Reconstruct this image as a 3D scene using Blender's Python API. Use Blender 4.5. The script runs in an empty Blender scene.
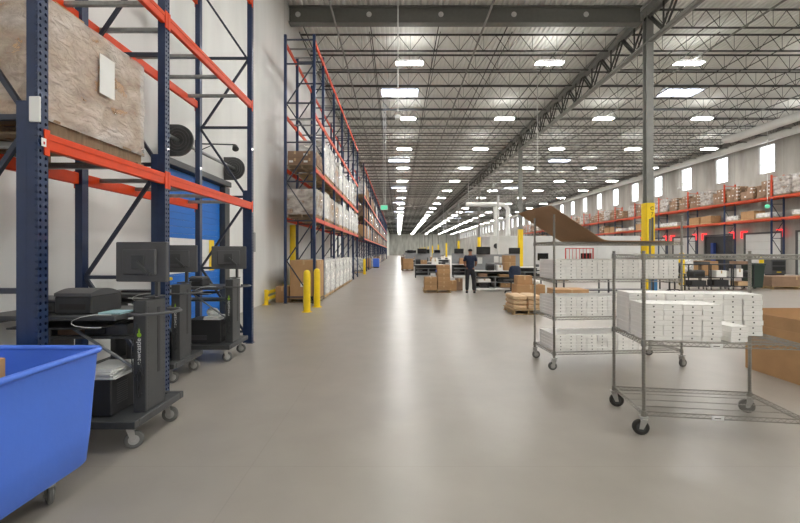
import bpy, math, random
from mathutils import Vector, Matrix
from math import sin, cos, pi, radians as R
random.seed(7)
scn = bpy.context.scene
COL = scn.collection
ORD = ['first','second','third','fourth','fifth','sixth','seventh','eighth','ninth','tenth','eleventh','twelfth','thirteenth','fourteenth','fifteenth','sixteenth']

# ---------------------------------------------------------------- helpers
class MB:
    def __init__(s): s.v=[]; s.f=[]; s.mi=[]; s.M=Matrix.Identity(4)
    def add(s, vs, fs, m=0):
        b=len(s.v); M=s.M
        s.v += [tuple(M@Vector(p)) for p in vs]
        for f in fs: s.f.append(tuple(b+i for i in f)); s.mi.append(m)
    def box(s, a, b, m=0):
        x0,y0,z0=a; x1,y1,z1=b
        s.add([(x0,y0,z0),(x1,y0,z0),(x1,y1,z0),(x0,y1,z0),(x0,y0,z1),(x1,y0,z1),(x1,y1,z1),(x0,y1,z1)],
              [(0,3,2,1),(4,5,6,7),(0,1,5,4),(1,2,6,5),(2,3,7,6),(3,0,4,7)], m)
        return s
    def bbox(s, a, b, e=.004, m=0):
        lo=a; hi=b; vs=[]; idx={}
        for cx in (0,1):
            for cy in (0,1):
                for cz in (0,1):
                    c=(cx,cy,cz)
                    for ax in range(3):
                        p=[]
                        for k in range(3):
                            base = hi[k] if c[k] else lo[k]
                            if k!=ax: base += -e if c[k] else e
                            p.append(base)
                        idx[(c,ax)]=len(vs); vs.append(tuple(p))
        fs=[]
        for ax in range(3):
            u,w=(ax+1)%3,(ax+2)%3
            for sd in (0,1):
                q=[]
                for (a1,b1) in ((0,0),(1,0),(1,1),(0,1)):
                    c=[0,0,0]; c[ax]=sd; c[u]=a1; c[w]=b1; q.append(idx[(tuple(c),ax)])
                fs.append(tuple(q if sd else q[::-1]))
            for s1 in (0,1):
                for s2 in (0,1):
                    c0=[0,0,0]; c0[u]=s1; c0[w]=s2; c1=list(c0); c1[ax]=1
                    c0=tuple(c0); c1=tuple(c1)
                    q=[idx[(c0,u)],idx[(c1,u)],idx[(c1,w)],idx[(c0,w)]]
                    fs.append(tuple(q if (s1!=s2) else q[::-1]))
        for c in [(i,j,k) for i in (0,1) for j in (0,1) for k in (0,1)]:
            q=[idx[(c,0)],idx[(c,1)],idx[(c,2)]]
            fs.append(tuple(q if sum(c)%2 else q[::-1]))
        s.add(vs,fs,m); return s
    def path(s, pts, r, n=8, m=0, closed=False, rs=None):
        P=[Vector(p) for p in pts]; vs=[]; fs=[]; N=len(P)
        prev=None
        for i,p in enumerate(P):
            if closed: t=P[(i+1)%N]-P[i-1]
            elif i==0: t=P[1]-P[0]
            elif i==N-1: t=P[-1]-P[-2]
            else: t=(P[i+1]-P[i]).normalized()+(P[i]-P[i-1]).normalized()
            t.normalize()
            if prev is None:
                a=Vector((0,0,1)) if abs(t.z)<.9 else Vector((1,0,0))
                u=t.cross(a).normalized()
            else:
                u=(prev-t*prev.dot(t)).normalized()
            prev=u; w=t.cross(u); rr=rs[i] if rs else r
            for k in range(n):
                an=2*pi*(k+.5)/n; vs.append(tuple(p+(u*cos(an)+w*sin(an))*rr))
        for i in range(N if closed else N-1):
            j=(i+1)%N
            for k in range(n):
                k2=(k+1)%n; fs.append((i*n+k,i*n+k2,j*n+k2,j*n+k))
        if not closed:
            fs.append(tuple(range(n))[::-1]); fs.append(tuple((N-1)*n+k for k in range(n)))
        s.add(vs,fs,m); return s
    def tube(s,p,q,r,n=8,m=0): return s.path([p,q],r,n,m)
    def bar(s,p,q,w,h,m=0):           # rectangular bar between two points
        p=Vector(p); q=Vector(q); t=(q-p).normalized()
        a=Vector((0,0,1)) if abs(t.z)<.95 else Vector((0,1,0))
        u=t.cross(a).normalized(); k=u.cross(t)
        vs=[]
        for e in (p,q):
            for (i,j) in ((-1,-1),(1,-1),(1,1),(-1,1)): vs.append(tuple(e+u*(w/2*i)+k*(h/2*j)))
        s.add(vs,[(0,3,2,1),(4,5,6,7),(0,1,5,4),(1,2,6,5),(2,3,7,6),(3,0,4,7)],m); return s
    def lathe(s,c,axis,prof,n=20,m=0):   # prof: (radius, t along axis)
        c=Vector(c); t=Vector(axis).normalized()
        a=Vector((0,0,1)) if abs(t.z)<.9 else Vector((1,0,0))
        u=t.cross(a).normalized(); w=t.cross(u); vs=[];fs=[]
        for (r,h) in prof:
            for k in range(n):
                an=2*pi*k/n; vs.append(tuple(c+t*h+(u*cos(an)+w*sin(an))*r))
        for i in range(len(prof)-1):
            for k in range(n):
                k2=(k+1)%n; fs.append((i*n+k,i*n+k2,(i+1)*n+k2,(i+1)*n+k))
        fs.append(tuple(range(n))[::-1]); fs.append(tuple((len(prof)-1)*n+k for k in range(n)))
        s.add(vs,fs,m); return s
    def loft(s,rings,m=0,capa=True,capb=True):
        n=len(rings[0]); vs=[p for r in rings for p in r]; fs=[]
        for i in range(len(rings)-1):
            for k in range(n):
                k2=(k+1)%n; fs.append((i*n+k,i*n+k2,(i+1)*n+k2,(i+1)*n+k))
        if capa: fs.append(tuple(range(n))[::-1])
        if capb: fs.append(tuple((len(rings)-1)*n+k for k in range(n)))
        s.add(vs,fs,m); return s
    def perf(s,o,ux,W,H,cols,pitch,r,m=0):   # perforated sheet, ux = horizontal direction
        o=Vector(o); ux=Vector(ux); uz=Vector((0,0,1)); cw=W/cols; n=int(H/pitch)
        for i in range(n):
            for c in range(cols):
                ce=o+ux*((c+.5)*cw)+uz*((i+.5)*pitch+(pitch/2 if c%2 else 0)*0)
                out=[];inn=[]
                for k,(a,b) in enumerate(((-1,-1),(0,-1),(1,-1),(1,0),(1,1),(0,1),(-1,1),(-1,0))):
                    out.append(tuple(ce+ux*(a*cw/2)+uz*(b*pitch/2)))
                    l=math.hypot(a,b); rr=r*(1.25 if b>0 and a==0 else 1); inn.append(tuple(ce+ux*(a/l*rr*.85)+uz*(b/l*rr)))
                s.add(out+inn,[(k,(k+1)%8,8+(k+1)%8,8+k) for k in range(8)],m)
        return s
    def build(s,name,mats,parent=None,smooth=False,loc=None):
        me=bpy.data.meshes.new(name); me.from_pydata(s.v,[],s.f)
        if not isinstance(mats,(list,tuple)): mats=[mats]
        for k in mats: me.materials.append(k)
        if len(mats)>1: me.polygons.foreach_set('material_index',s.mi)
        if smooth: me.polygons.foreach_set('use_smooth',[True]*len(me.polygons))
        me.update()
        if smooth:
            try: me.set_sharp_from_angle(angle=R(40))
            except Exception: pass
        o=bpy.data.objects.new(name,me); COL.objects.link(o)
        if parent: o.parent=parent
        if loc: o.location=loc
        return o

def tag(o,label=None,cat=None,group=None,kind=None):
    if label: o['label']=label
    if cat: o['category']=cat
    if group: o['group']=group
    if kind: o['kind']=kind
    return o
def thing(name,label,cat,loc=(0,0,0),rz=0,group=None,kind=None):
    o=bpy.data.objects.new(name,None); COL.objects.link(o)
    o.location=loc; o.rotation_euler=(0,0,rz); o.empty_display_size=.1
    return tag(o,label,cat,group,kind)
def kids(o): return [c for c in bpy.data.objects if c.parent==o]
KID={}
def copy_tree(o,loc=None,rz=None,label=None,group=None,parent=None):
    if o.name not in KID: KID[o.name]=kids(o)
    c=o.copy(); COL.objects.link(c)
    if parent: c.parent=parent
    for k in KID[o.name]: copy_tree(k,parent=c)
    if loc is not None: c.location=loc
    if rz is not None: c.rotation_euler=(0,0,rz)
    if label: c['label']=label
    if group: c['group']=group
    return c
def font_mesh(name,body,size,extrude,mt,parent,loc,rot,align='LEFT'):
    fc=bpy.data.curves.new(name,'FONT'); fc.body=body; fc.size=size; fc.extrude=extrude; fc.align_x=align
    tmp=bpy.data.objects.new(name+'_curve',fc); COL.objects.link(tmp); dg=bpy.context.evaluated_depsgraph_get()
    me=bpy.data.meshes.new_from_object(tmp.evaluated_get(dg)); bpy.data.objects.remove(tmp)
    me.materials.clear(); me.materials.append(mt)
    o=bpy.data.objects.new(name,me); COL.objects.link(o); o.parent=parent; o.location=loc; o.rotation_euler=rot; return o
class Proto:       # first use moves the original, later uses copy it
    def __init__(s,o): s.o=o; s.used=False
    def put(s,loc,rz=0,label=None,group=None):
        if s.used: return copy_tree(s.o,loc,rz,label,group)
        s.used=True; s.o.location=loc; s.o.rotation_euler=(0,0,rz)
        if label: s.o['label']=label
        if group: s.o['group']=group
        return s.o

# ---------------------------------------------------------------- materials
def lin(c): return tuple((x/255/12.92 if x/255<=.04045 else ((x/255+.055)/1.055)**2.4) for x in c)
def mat(name,rgb,rough=.5,metal=0,noise=0,nscale=8,bump=0,bscale=60,vary=0,spec=.5,coat=0,stretch=None):
    m=bpy.data.materials.new(name); m.use_nodes=True; nt=m.node_tree; b=nt.nodes['Principled BSDF']
    c=lin(rgb); b.inputs['Base Color'].default_value=(*c,1); b.inputs['Roughness'].default_value=rough
    b.inputs['Metallic'].default_value=metal; b.inputs['Specular IOR Level'].default_value=spec
    b.inputs['Coat Weight'].default_value=coat
    tc=nt.nodes.new('ShaderNodeTexCoord'); L=nt.links; src=tc.outputs['Object']
    if stretch:
        mp=nt.nodes.new('ShaderNodeMapping'); mp.inputs['Scale'].default_value=stretch; L.new(src,mp.inputs[0]); src=mp.outputs[0]
    val=None
    if noise:
        n=nt.nodes.new('ShaderNodeTexNoise'); n.inputs['Scale'].default_value=nscale; n.inputs['Detail'].default_value=6
        L.new(src,n.inputs['Vector'])
        mr=nt.nodes.new('ShaderNodeMapRange'); mr.inputs[1].default_value=.3; mr.inputs[2].default_value=.7
        mr.inputs[3].default_value=1-noise; mr.inputs[4].default_value=1+noise; L.new(n.outputs[0],mr.inputs[0]); val=mr.outputs[0]
    if vary:
        oi=nt.nodes.new('ShaderNodeObjectInfo'); m2=nt.nodes.new('ShaderNodeMapRange'); m2.inputs[3].default_value=1-vary; m2.inputs[4].default_value=1+vary
        L.new(oi.outputs['Random'],m2.inputs[0])
        if val:
            mm=nt.nodes.new('ShaderNodeMath'); mm.operation='MULTIPLY'; L.new(val,mm.inputs[0]); L.new(m2.outputs[0],mm.inputs[1]); val=mm.outputs[0]
        else: val=m2.outputs[0]
    if val:
        h=nt.nodes.new('ShaderNodeHueSaturation'); h.inputs['Color'].default_value=(*c,1); L.new(val,h.inputs['Value']); L.new(h.outputs[0],b.inputs['Base Color'])
    if bump:
        n=nt.nodes.new('ShaderNodeTexNoise'); n.inputs['Scale'].default_value=bscale; n.inputs['Detail'].default_value=4; L.new(src,n.inputs['Vector'])
        bp=nt.nodes.new('ShaderNodeBump'); bp.inputs['Strength'].default_value=bump; bp.inputs['Distance'].default_value=.02
        L.new(n.outputs[0],bp.inputs['Height']); L.new(bp.outputs[0],b.inputs['Normal'])
    return m
def emit(name,rgb,strength):
    m=bpy.data.materials.new(name); m.use_nodes=True; b=m.node_tree.nodes['Principled BSDF']
    c=lin(rgb); b.inputs['Base Color'].default_value=(*c,1); b.inputs['Emission Color'].default_value=(*c,1); b.inputs['Emission Strength'].default_value=strength
    return m
BLUE=mat('rack_blue',(26,46,82),.35,noise=.12,nscale=14,coat=.2)
BRACE=mat('brace_blue_grey',(44,50,66),.45,noise=.1)
ORANGE=mat('beam_orange',(220,64,0),.45,noise=.06,nscale=10,spec=.3)
RED=mat('rack_red',(206,72,34),.45,noise=.08)
GALV=mat('galvanised_bar',(150,152,150),.35,.7,noise=.12,nscale=20)
CHROME=mat('chrome_wire',(158,156,150),.28,.9,noise=.06,nscale=30)
HUB=mat('wheel_hub_grey',(176,176,174),.45)
ZINC=mat('zinc_fork',(190,190,188),.3,.9)
RUBBER=mat('black_rubber',(42,40,38),.6,noise=.1)
GREYW=mat('grey_wheel',(104,104,102),.55,noise=.1)
BINBLUE=mat('blue_poly',(78,122,228),.42,noise=.03,nscale=3,bump=.05,bscale=25)
BLACK=mat('black_steel',(68,69,70),.45,noise=.08,nscale=12)
BLACKP=mat('black_plastic',(46,46,48),.5,noise=.06,bump=.05,bscale=200)
DGREY=mat('dark_grey_plastic',(84,84,86),.5,noise=.05)
SCREEN=mat('dark_screen',(14,15,18),.12,coat=.3)
CARD=mat('cardboard',(178,140,100),.85,noise=.07,nscale=5,vary=.13,bump=.1,bscale=40)
CARDD=mat('old_cardboard',(148,120,98),.85,noise=.12,nscale=3,vary=.12)
CARDSH=mat('cardboard_sheet',(168,132,98),.85,noise=.05,nscale=4)
TAPE=mat('carton_tape',(196,164,124),.4)
WCARD=mat('white_card',(246,244,240),.7,noise=.02,nscale=9,vary=.03)
DOT=mat('dark_dot',(40,38,36),.7)
WOOD=mat('pallet_wood',(190,160,118),.8,noise=.18,nscale=6,vary=.12,stretch=(1,6,1))
OLDWOOD=mat('grey_pallet_wood',(142,122,98),.85,noise=.2,nscale=6,vary=.12,stretch=(1,6,1))
PAPER=mat('paper',(232,232,230),.7,noise=.03)
YEL=mat('safety_yellow',(244,208,18),.4,noise=.05,nscale=5,coat=.2)
STEELP=mat('painted_steel_grey',(134,134,130),.5,noise=.1,nscale=4)
JOIST=mat('joist_grey',(70,70,67),.6,noise=.1,nscale=3)
TRUSSM=mat('truss_grey',(150,150,146),.5,0,noise=.1)
DECK=mat('deck_white',(236,236,232),.55,noise=.04,nscale=1.5)
WHITEM=mat('white_metal',(214,214,212),.45,noise=.03,nscale=2)
DUCT=mat('white_duct',(222,222,218),.4,noise=.04,nscale=2)
GREYM=mat('grey_metal',(146,148,150),.45,noise=.06)
NAVY=mat('navy_cloth',(34,44,66),.9,noise=.15,nscale=12)
PANTS=mat('charcoal_cloth',(40,40,44),.9,noise=.15,nscale=12)
SKIN=mat('skin',(150,104,80),.6,noise=.05)
HAIR=mat('black_hair',(24,20,18),.7,noise=.2,nscale=40)
BLUEP=mat('blue_curtain',(24,112,206),.5,noise=.04,nscale=3)
GREEN=mat('green_mark',(150,200,50),.5)
DGREEN=mat('dark_green_plastic',(44,62,54),.5)
REDP=mat('red_plastic',(190,40,34),.5)
LIGHTM=emit('lamp_diffuser',(253,252,247),86)
UPL=emit('added_uplight_glow',(253,252,247),7)  # glow added on the lamp tops to brighten the roof
SKYL=emit('skylight_diffuser',(226,234,255),5)
GREENL=emit('green_lamp',(90,190,150),.5)
REDL=emit('red_dock_lamp',(255,36,40),1.8)
SCRL=emit('lit_screen',(120,170,230),1.2)

def concrete_floor():
    m=bpy.data.materials.new('sealed_concrete'); m.use_nodes=True; nt=m.node_tree; b=nt.nodes['Principled BSDF']; L=nt.links
    tc=nt.nodes.new('ShaderNodeTexCoord')
    n1=nt.nodes.new('ShaderNodeTexNoise'); n1.inputs['Scale'].default_value=.55; n1.inputs['Detail'].default_value=5
    n2=nt.nodes.new('ShaderNodeTexNoise'); n2.inputs['Scale'].default_value=2.1; n2.inputs['Detail'].default_value=7
    L.new(tc.outputs['Object'],n1.inputs['Vector']); L.new(tc.outputs['Object'],n2.inputs['Vector'])
    ad=nt.nodes.new('ShaderNodeMath'); ad.operation='ADD'; L.new(n1.outputs[0],ad.inputs[0]); L.new(n2.outputs[0],ad.inputs[1])
    vr=nt.nodes.new('ShaderNodeMapRange'); vr.inputs[1].default_value=.75; vr.inputs[2].default_value=1.25; vr.inputs[3].default_value=.93; vr.inputs[4].default_value=1.06; L.new(ad.outputs[0],vr.inputs[0])
    cr=nt.nodes.new('ShaderNodeHueSaturation'); cr.inputs['Color'].default_value=(*lin((151,145,137)),1); L.new(vr.outputs[0],cr.inputs['Value'])
    # saw-cut joints
    sp=nt.nodes.new('ShaderNodeSeparateXYZ'); L.new(tc.outputs['Object'],sp.inputs[0]); js=[]
    for ax,per,off in (('X',5.28,1.1),('Y',5.28,2.3)):
        a=nt.nodes.new('ShaderNodeMath'); a.operation='ADD'; a.inputs[1].default_value=off+10*per; L.new(sp.outputs[ax],a.inputs[0])
        w=nt.nodes.new('ShaderNodeMath'); w.operation='MODULO'; w.inputs[1].default_value=per; L.new(a.outputs[0],w.inputs[0])
        c=nt.nodes.new('ShaderNodeMath'); c.operation='LESS_THAN'; c.inputs[1].default_value=.009; L.new(w.outputs[0],c.inputs[0]); js.append(c)
    mxx=nt.nodes.new('ShaderNodeMath'); mxx.operation='MAXIMUM'; L.new(js[0].outputs[0],mxx.inputs[0]); L.new(js[1].outputs[0],mxx.inputs[1])
    ml=nt.nodes.new('ShaderNodeMath'); ml.operation='MULTIPLY'; ml.inputs[1].default_value=.16; L.new(mxx.outputs[0],ml.inputs[0])
    mc=nt.nodes.new('ShaderNodeMix'); mc.data_type='RGBA'; L.new(ml.outputs[0],mc.inputs[0]); L.new(cr.outputs[0],mc.inputs[6]); mc.inputs[7].default_value=(*lin((110,104,94)),1)
    L.new(mc.outputs[2],b.inputs['Base Color'])
    mr=nt.nodes.new('ShaderNodeMapRange'); mr.inputs[1].default_value=.3; mr.inputs[2].default_value=.7; mr.inputs[3].default_value=.29; mr.inputs[4].default_value=.35
    L.new(n1.outputs[0],mr.inputs[0]); L.new(mr.outputs[0],b.inputs['Roughness'])
    b.inputs['Specular IOR Level'].default_value=.4
    return m
def wall_mat(name,rgb,dark,per=7.6):
    m=bpy.data.materials.new(name); m.use_nodes=True; nt=m.node_tree; b=nt.nodes['Principled BSDF']; L=nt.links
    tc=nt.nodes.new('ShaderNodeTexCoord'); mp=nt.nodes.new('ShaderNodeMapping'); mp.inputs['Scale'].default_value=(1,1,.25)
    L.new(tc.outputs['Object'],mp.inputs[0])
    n1=nt.nodes.new('ShaderNodeTexNoise'); n1.inputs['Scale'].default_value=.9; n1.inputs['Detail'].default_value=8; L.new(mp.outputs[0],n1.inputs['Vector'])
    cr=nt.nodes.new('ShaderNodeValToRGB'); e=cr.color_ramp.elements
    e[0].position=.32; e[0].color=(*lin(dark),1); e[1].position=.66; e[1].color=(*lin(rgb),1); L.new(n1.outputs[0],cr.inputs[0])
    sp=nt.nodes.new('ShaderNodeSeparateXYZ'); L.new(tc.outputs['Object'],sp.inputs[0])
    a=nt.nodes.new('ShaderNodeMath'); a.operation='ADD'; a.inputs[1].default_value=1000*per+.6; L.new(sp.outputs['Y'],a.inputs[0])
    w=nt.nodes.new('ShaderNodeMath'); w.operation='MODULO'; w.inputs[1].default_value=per; L.new(a.outputs[0],w.inputs[0])
    c=nt.nodes.new('ShaderNodeMath'); c.operation='LESS_THAN'; c.inputs[1].default_value=.03; L.new(w.outputs[0],c.inputs[0])
    ml=nt.nodes.new('ShaderNodeMath'); ml.operation='MULTIPLY'; ml.inputs[1].default_value=.5; L.new(c.outputs[0],ml.inputs[0])
    mc=nt.nodes.new('ShaderNodeMix'); mc.data_type='RGBA'; L.new(ml.outputs[0],mc.inputs[0]); L.new(cr.outputs[0],mc.inputs[6]); mc.inputs[7].default_value=(*lin((96,94,90)),1)
    L.new(mc.outputs[2],b.inputs['Base Color']); b.inputs['Roughness'].default_value=.75
    return m
def wrap_mat():
    m=bpy.data.materials.new('stretch_wrap'); m.use_nodes=True; nt=m.node_tree; L=nt.links; b=nt.nodes['Principled BSDF']; out=nt.nodes['Material Output']
    b.inputs['Base Color'].default_value=(.97,.97,.96,1); b.inputs['Roughness'].default_value=.1; b.inputs['Specular IOR Level'].default_value=.8
    tc=nt.nodes.new('ShaderNodeTexCoord'); mp=nt.nodes.new('ShaderNodeMapping'); mp.inputs['Scale'].default_value=(1.3,1.3,2.2); mp.inputs['Rotation'].default_value=(.5,.3,.2)
    L.new(tc.outputs['Object'],mp.inputs[0])
    n=nt.nodes.new('ShaderNodeTexNoise'); n.inputs['Scale'].default_value=2.2; n.inputs['Detail'].default_value=10; n.inputs['Roughness'].default_value=.55; n.inputs['Distortion'].default_value=.35; L.new(mp.outputs[0],n.inputs['Vector'])
    bp=nt.nodes.new('ShaderNodeBump'); n9=nt.nodes.new('ShaderNodeTexNoise'); n9.inputs['Scale'].default_value=7; n9.inputs['Detail'].default_value=6; n9.inputs['Distortion'].default_value=1.2; L.new(mp.outputs[0],n9.inputs['Vector']); bp.inputs['Strength'].default_value=1; bp.inputs['Distance'].default_value=.06; L.new(n9.outputs[0],bp.inputs['Height']); L.new(bp.outputs[0],b.inputs['Normal'])
    mr=nt.nodes.new('ShaderNodeMapRange'); mr.inputs[1].default_value=.36; mr.inputs[2].default_value=.72; mr.inputs[3].default_value=.25; mr.inputs[4].default_value=.78; L.new(n.outputs[0],mr.inputs[0])
    t=nt.nodes.new('ShaderNodeBsdfTransparent'); mx=nt.nodes.new('ShaderNodeMixShader'); tr=nt.nodes.new('ShaderNodeBsdfTranslucent'); tr.inputs[0].default_value=(.95,.95,.94,1); m2=nt.nodes.new('ShaderNodeMixShader'); m2.inputs[0].default_value=.25; L.new(b.outputs[0],m2.inputs[1]); L.new(tr.outputs[0],m2.inputs[2])
    L.new(mr.outputs[0],mx.inputs[0]); L.new(t.outputs[0],mx.inputs[1]); L.new(m2.outputs[0],mx.inputs[2]); L.new(mx.outputs[0],out.inputs[0])
    return m
def glass_mat():
    m=bpy.data.materials.new('window_glass'); m.use_nodes=True; nt=m.node_tree; L=nt.links; out=nt.nodes['Material Output']
    g=nt.nodes.new('ShaderNodeBsdfGlossy'); g.inputs['Roughness'].default_value=.05
    t=nt.nodes.new('ShaderNodeBsdfTransparent'); mx=nt.nodes.new('ShaderNodeMixShader'); mx.inputs[0].default_value=.08
    L.new(t.outputs[0],mx.inputs[1]); L.new(g.outputs[0],mx.inputs[2]); L.new(mx.outputs[0],out.inputs[0]); return m
WRAP=wrap_mat(); GLASS=glass_mat()

# ---------------------------------------------------------------- setting
XL,XR,YN,YF,ZD=-4.14,28.0,-14.0,192.0,10.9
MB().box((XL-.2,YN-.2,-.2),(XR+.2,YF+.2,0)).build('floor',concrete_floor())['kind']='structure'
WL=wall_mat('painted_tilt_wall',(236,236,234),(218,218,216)); WR=wall_mat('grey_tilt_wall',(182,178,172),(146,141,134),4.23)
WF=wall_mat('far_wall_paint',(196,196,190),(160,160,152))
MB().box((XL-.2,YN,0),(XL,YF,ZD+.3)).build('wall_left',WL)['kind']='structure'
MB().box((XL-.2,YF,0),(XR+.2,YF+.2,ZD+.3)).build('wall_far',WF)['kind']='structure'
MB().box((XL-.2,YN-.2,0),(XR+.2,YN,ZD+.3)).build('wall_near',WL)['kind']='structure'
WY=[30.4+4.23*k for k in range(-10,38)]
WY=[y for y in WY if YN+1<y<YF-2]
mb=MB(); mb.box((XR,YN,0),(XR+.25,YF,7.58)); mb.box((XR,YN,9.72),(XR+.25,YF,ZD+.3))
ed=[YN]+sum([[y-.66,y+.66] for y in WY],[])+[YF]
for i in range(0,len(ed),2): mb.box((XR,ed[i],7.58),(XR+.25,ed[i+1],9.72))
mb.build('wall_right',WR)['kind']='structure'
for i,y in enumerate(WY):
    m=MB()
    for (a,b) in (((XR+.08,y-.66,7.58),(XR+.16,y-.61,9.72)),((XR+.08,y+.61,7.58),(XR+.16,y+.66,9.72)),((XR+.08,y-.61,7.58),(XR+.16,y+.61,7.63)),((XR+.08,y-.61,9.67),(XR+.16,y+.61,9.72)),((XR+.08,y-.61,8.3),(XR+.16,y+.61,8.35))): m.box(a,b)
    w=m.build('window_%d'%(i+1),WHITEM); w['kind']='structure'
    MB().box((XR+.11,y-.61,7.63),(XR+.125,y+.61,9.67)).build('pane',GLASS,w)
# corrugated roof deck, ribs running along the building
mb=MB(); per=.2; n=int((XR-XL+.4)/per); prof=[]
for i in range(n):
    x=XL-.2+i*per; prof += [(x,ZD+.06),(x+.05,ZD+.06),(x+.075,ZD),(x+.175,ZD)]
prof.append((XR+.2,ZD+.06)); vs=[];fs=[]
for y in (YN-.2,YF+.2):
    for (x,z) in prof: vs.append((x,y,z))
k=len(prof)
for i in range(k-1): fs.append((i,i+1,k+i+1,k+i))
mb.add(vs,fs); mb.box((XL-.2,YN-.2,ZD+.1),(XR+.2,YF+.2,ZD+.3)); mb.build('ceiling',DECK)['kind']='structure'

# joists
def joist_parts(L,pan):
    t=MB(); t.box((0,-.035,10.82),(L,.035,10.835)); t.box((0,-.02,10.775),(L,-.01,10.82)); t.box((0,.01,10.775),(L,.02,10.82))
    n=int(round(L/pan)); p=L/n
    b=MB(); b.box((p*.4,-.035,10.1),(L-p*.4,.035,10.112)); b.box((p*.4,-.02,10.112),(L-p*.4,-.01,10.15)); b.box((p*.4,.01,10.112),(L-p*.4,.02,10.15))
    w=MB()
    for i in range(n):
        x=i*p; w.tube((x,0,10.78),(x+p/2,0,10.12),.013,5); w.tube((x+p/2,0,10.12),(x+p,0,10.78),.013,5)
        w.tube((x+p/2,0,10.12),(x+p/2,0,10.78),.009,4)
    return t,b,w
def merged(bs):
    m=MB()
    for q in bs: m.add(q.v,q.f)
    return m
SP=((XL+.02,9.32,'over the aisle'),(9.68,XR-.02,'towards the dock wall'))
for (xa,xb,wh) in SP:
    t,b,w=joist_parts(xb-xa,1.02)
    root=thing('roof_joist','dark grey open-web steel roof joist spanning '+wh,'joist',(xa,15.2,0),0,'roof joists '+wh,'structure')
    t.build('top_chord',JOIST,root); b.build('bottom_chord',JOIST,root); w.build('web',JOIST,root)
    simple=merged((t,b,w)).build('roof_joist',JOIST,loc=(xa,13.4,0))
    tag(simple,'dark grey open-web steel roof joist spanning '+wh,'joist','roof joists '+wh,'structure')
    y=15.2+1.76; i=0; KID[root.name]=kids(root)
    if xa<0: root.location.y=16.96; y+=1.76
    while y<YF-.5:
        if i<9: copy_tree(root,(xa,y,0))
        else:
            c=simple.copy(); COL.objects.link(c); c.location=(xa,y,0)
        y+=1.76; i+=1
    y=11.6
    while y>YN+.5:
        c=simple.copy(); COL.objects.link(c); c.location=(xa,y,0); y-=1.76
# solid girder over first bay with round caps
g=thing('roof_girder','deep dark grey solid steel girder crossing the aisle below the roof deck','girder',(0,15.2,0),kind='structure')
MB().box((XL+.02,-.15,10.85),(9.2,.15,10.885)).box((XL+.02,-.15,10.24),(9.2,.15,10.28)).box((XL+.02,-.012,10.28),(9.2,.012,10.85)).build('girder_beam',mat('girder_grey',(112,112,108),.5,noise=.06),g)
for x in (-3.8,-1.1,1.63,4.4,7.14):
    MB().lathe((x,-.012,10.62),(0,-1,0),[(.1,0),(.1,.02),(.04,.03),(.04,.05)],16).build('round_cap',WHITEM,g,True)
# bottom-chord bridging lines and sprinkler pipes along the building
for i,x in enumerate((-3.8,-1.1,1.63,4.4,7.14,12.4,16.0,19.6,23.2)):
    o=MB().tube((x,15.4,10.66),(x,YF-.2,10.66),.024,6).tube((x,15.4,10.07),(x,YF-.2,10.07),.02,4).build('roof_bridging',JOIST)
    tag(o,'thin dark bridging rods running lengthwise through the roof joists','bridging rod','bridging rods through the joists','structure')
for i,(x,z,r) in enumerate(((-2.3,10.0,.035),(3.2,10.0,.04),(12.9,10.0,.04),(21.5,10.0,.035))):
    m=MB().tube((x,YN+.3,z),(x,YF-.2,z),r,8)
    o=m.build('sprinkler_pipe',STEELP,None,True)
    tag(o,['thin sprinkler pipe under the roof over the long aisle rack','sprinkler pipe under the roof above the open aisle','sprinkler pipe under the roof just past the column line','sprinkler pipe under the roof near the dock wall'][i],'pipe',kind='structure')
# columns, guards, trusses
CX=9.5; CY=[15.2+15.85*k for k in range(-1,11)]
for k,y in enumerate(CY):
    m=MB(); w=.13
    m.box((CX-w,y-w,0),(CX+w,y-w+.025,10.75)).box((CX-w,y+w-.025,0),(CX+w,y+w,10.75)).box((CX-.015,y-w+.025,0),(CX+.015,y+w-.025,10.75)).box((CX-w-.08,y-w-.08,0),(CX+w+.08,y+w+.08,.02))
    c=m.build('steel_column',STEELP); tag(c,'grey steel roof column, %s in the line from the camera'%ORD[k-1] if k else 'grey steel roof column beside the camera','column',kind='structure')
    gd=thing('column_guard','yellow plastic sleeve wrapped round the %s grey roof column'%(ORD[k-1] if k else 'near'),'column guard',(CX,y,0),0,'yellow column guards')
    h=3.45 if k==1 else 3.35; a=.15
    q=MB(); 
    for s_ in (-1,1): q.bbox((-a,s_*(a+.008)-.012,.022),(a,s_*(a+.008)+.012,h),.006); q.bbox((s_*(a+.008)-.012,-a+.006,.022),(s_*(a+.008)+.012,a-.006,h),.004)
    q.build('sleeve',YEL,gd)
    if k==1:
        MB().box((.02,-a-.026,1.9),(.1,-a-.0205,2.9)).build('edge_strip',DGREY,gd)
        for ch,zz in (('C',3.17),('7',2.96)):
            font_mesh('column_number',ch,.2,.002,DOT,gd,(.045,-a-.024,zz),(pi/2,0,0),'CENTER')
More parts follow.
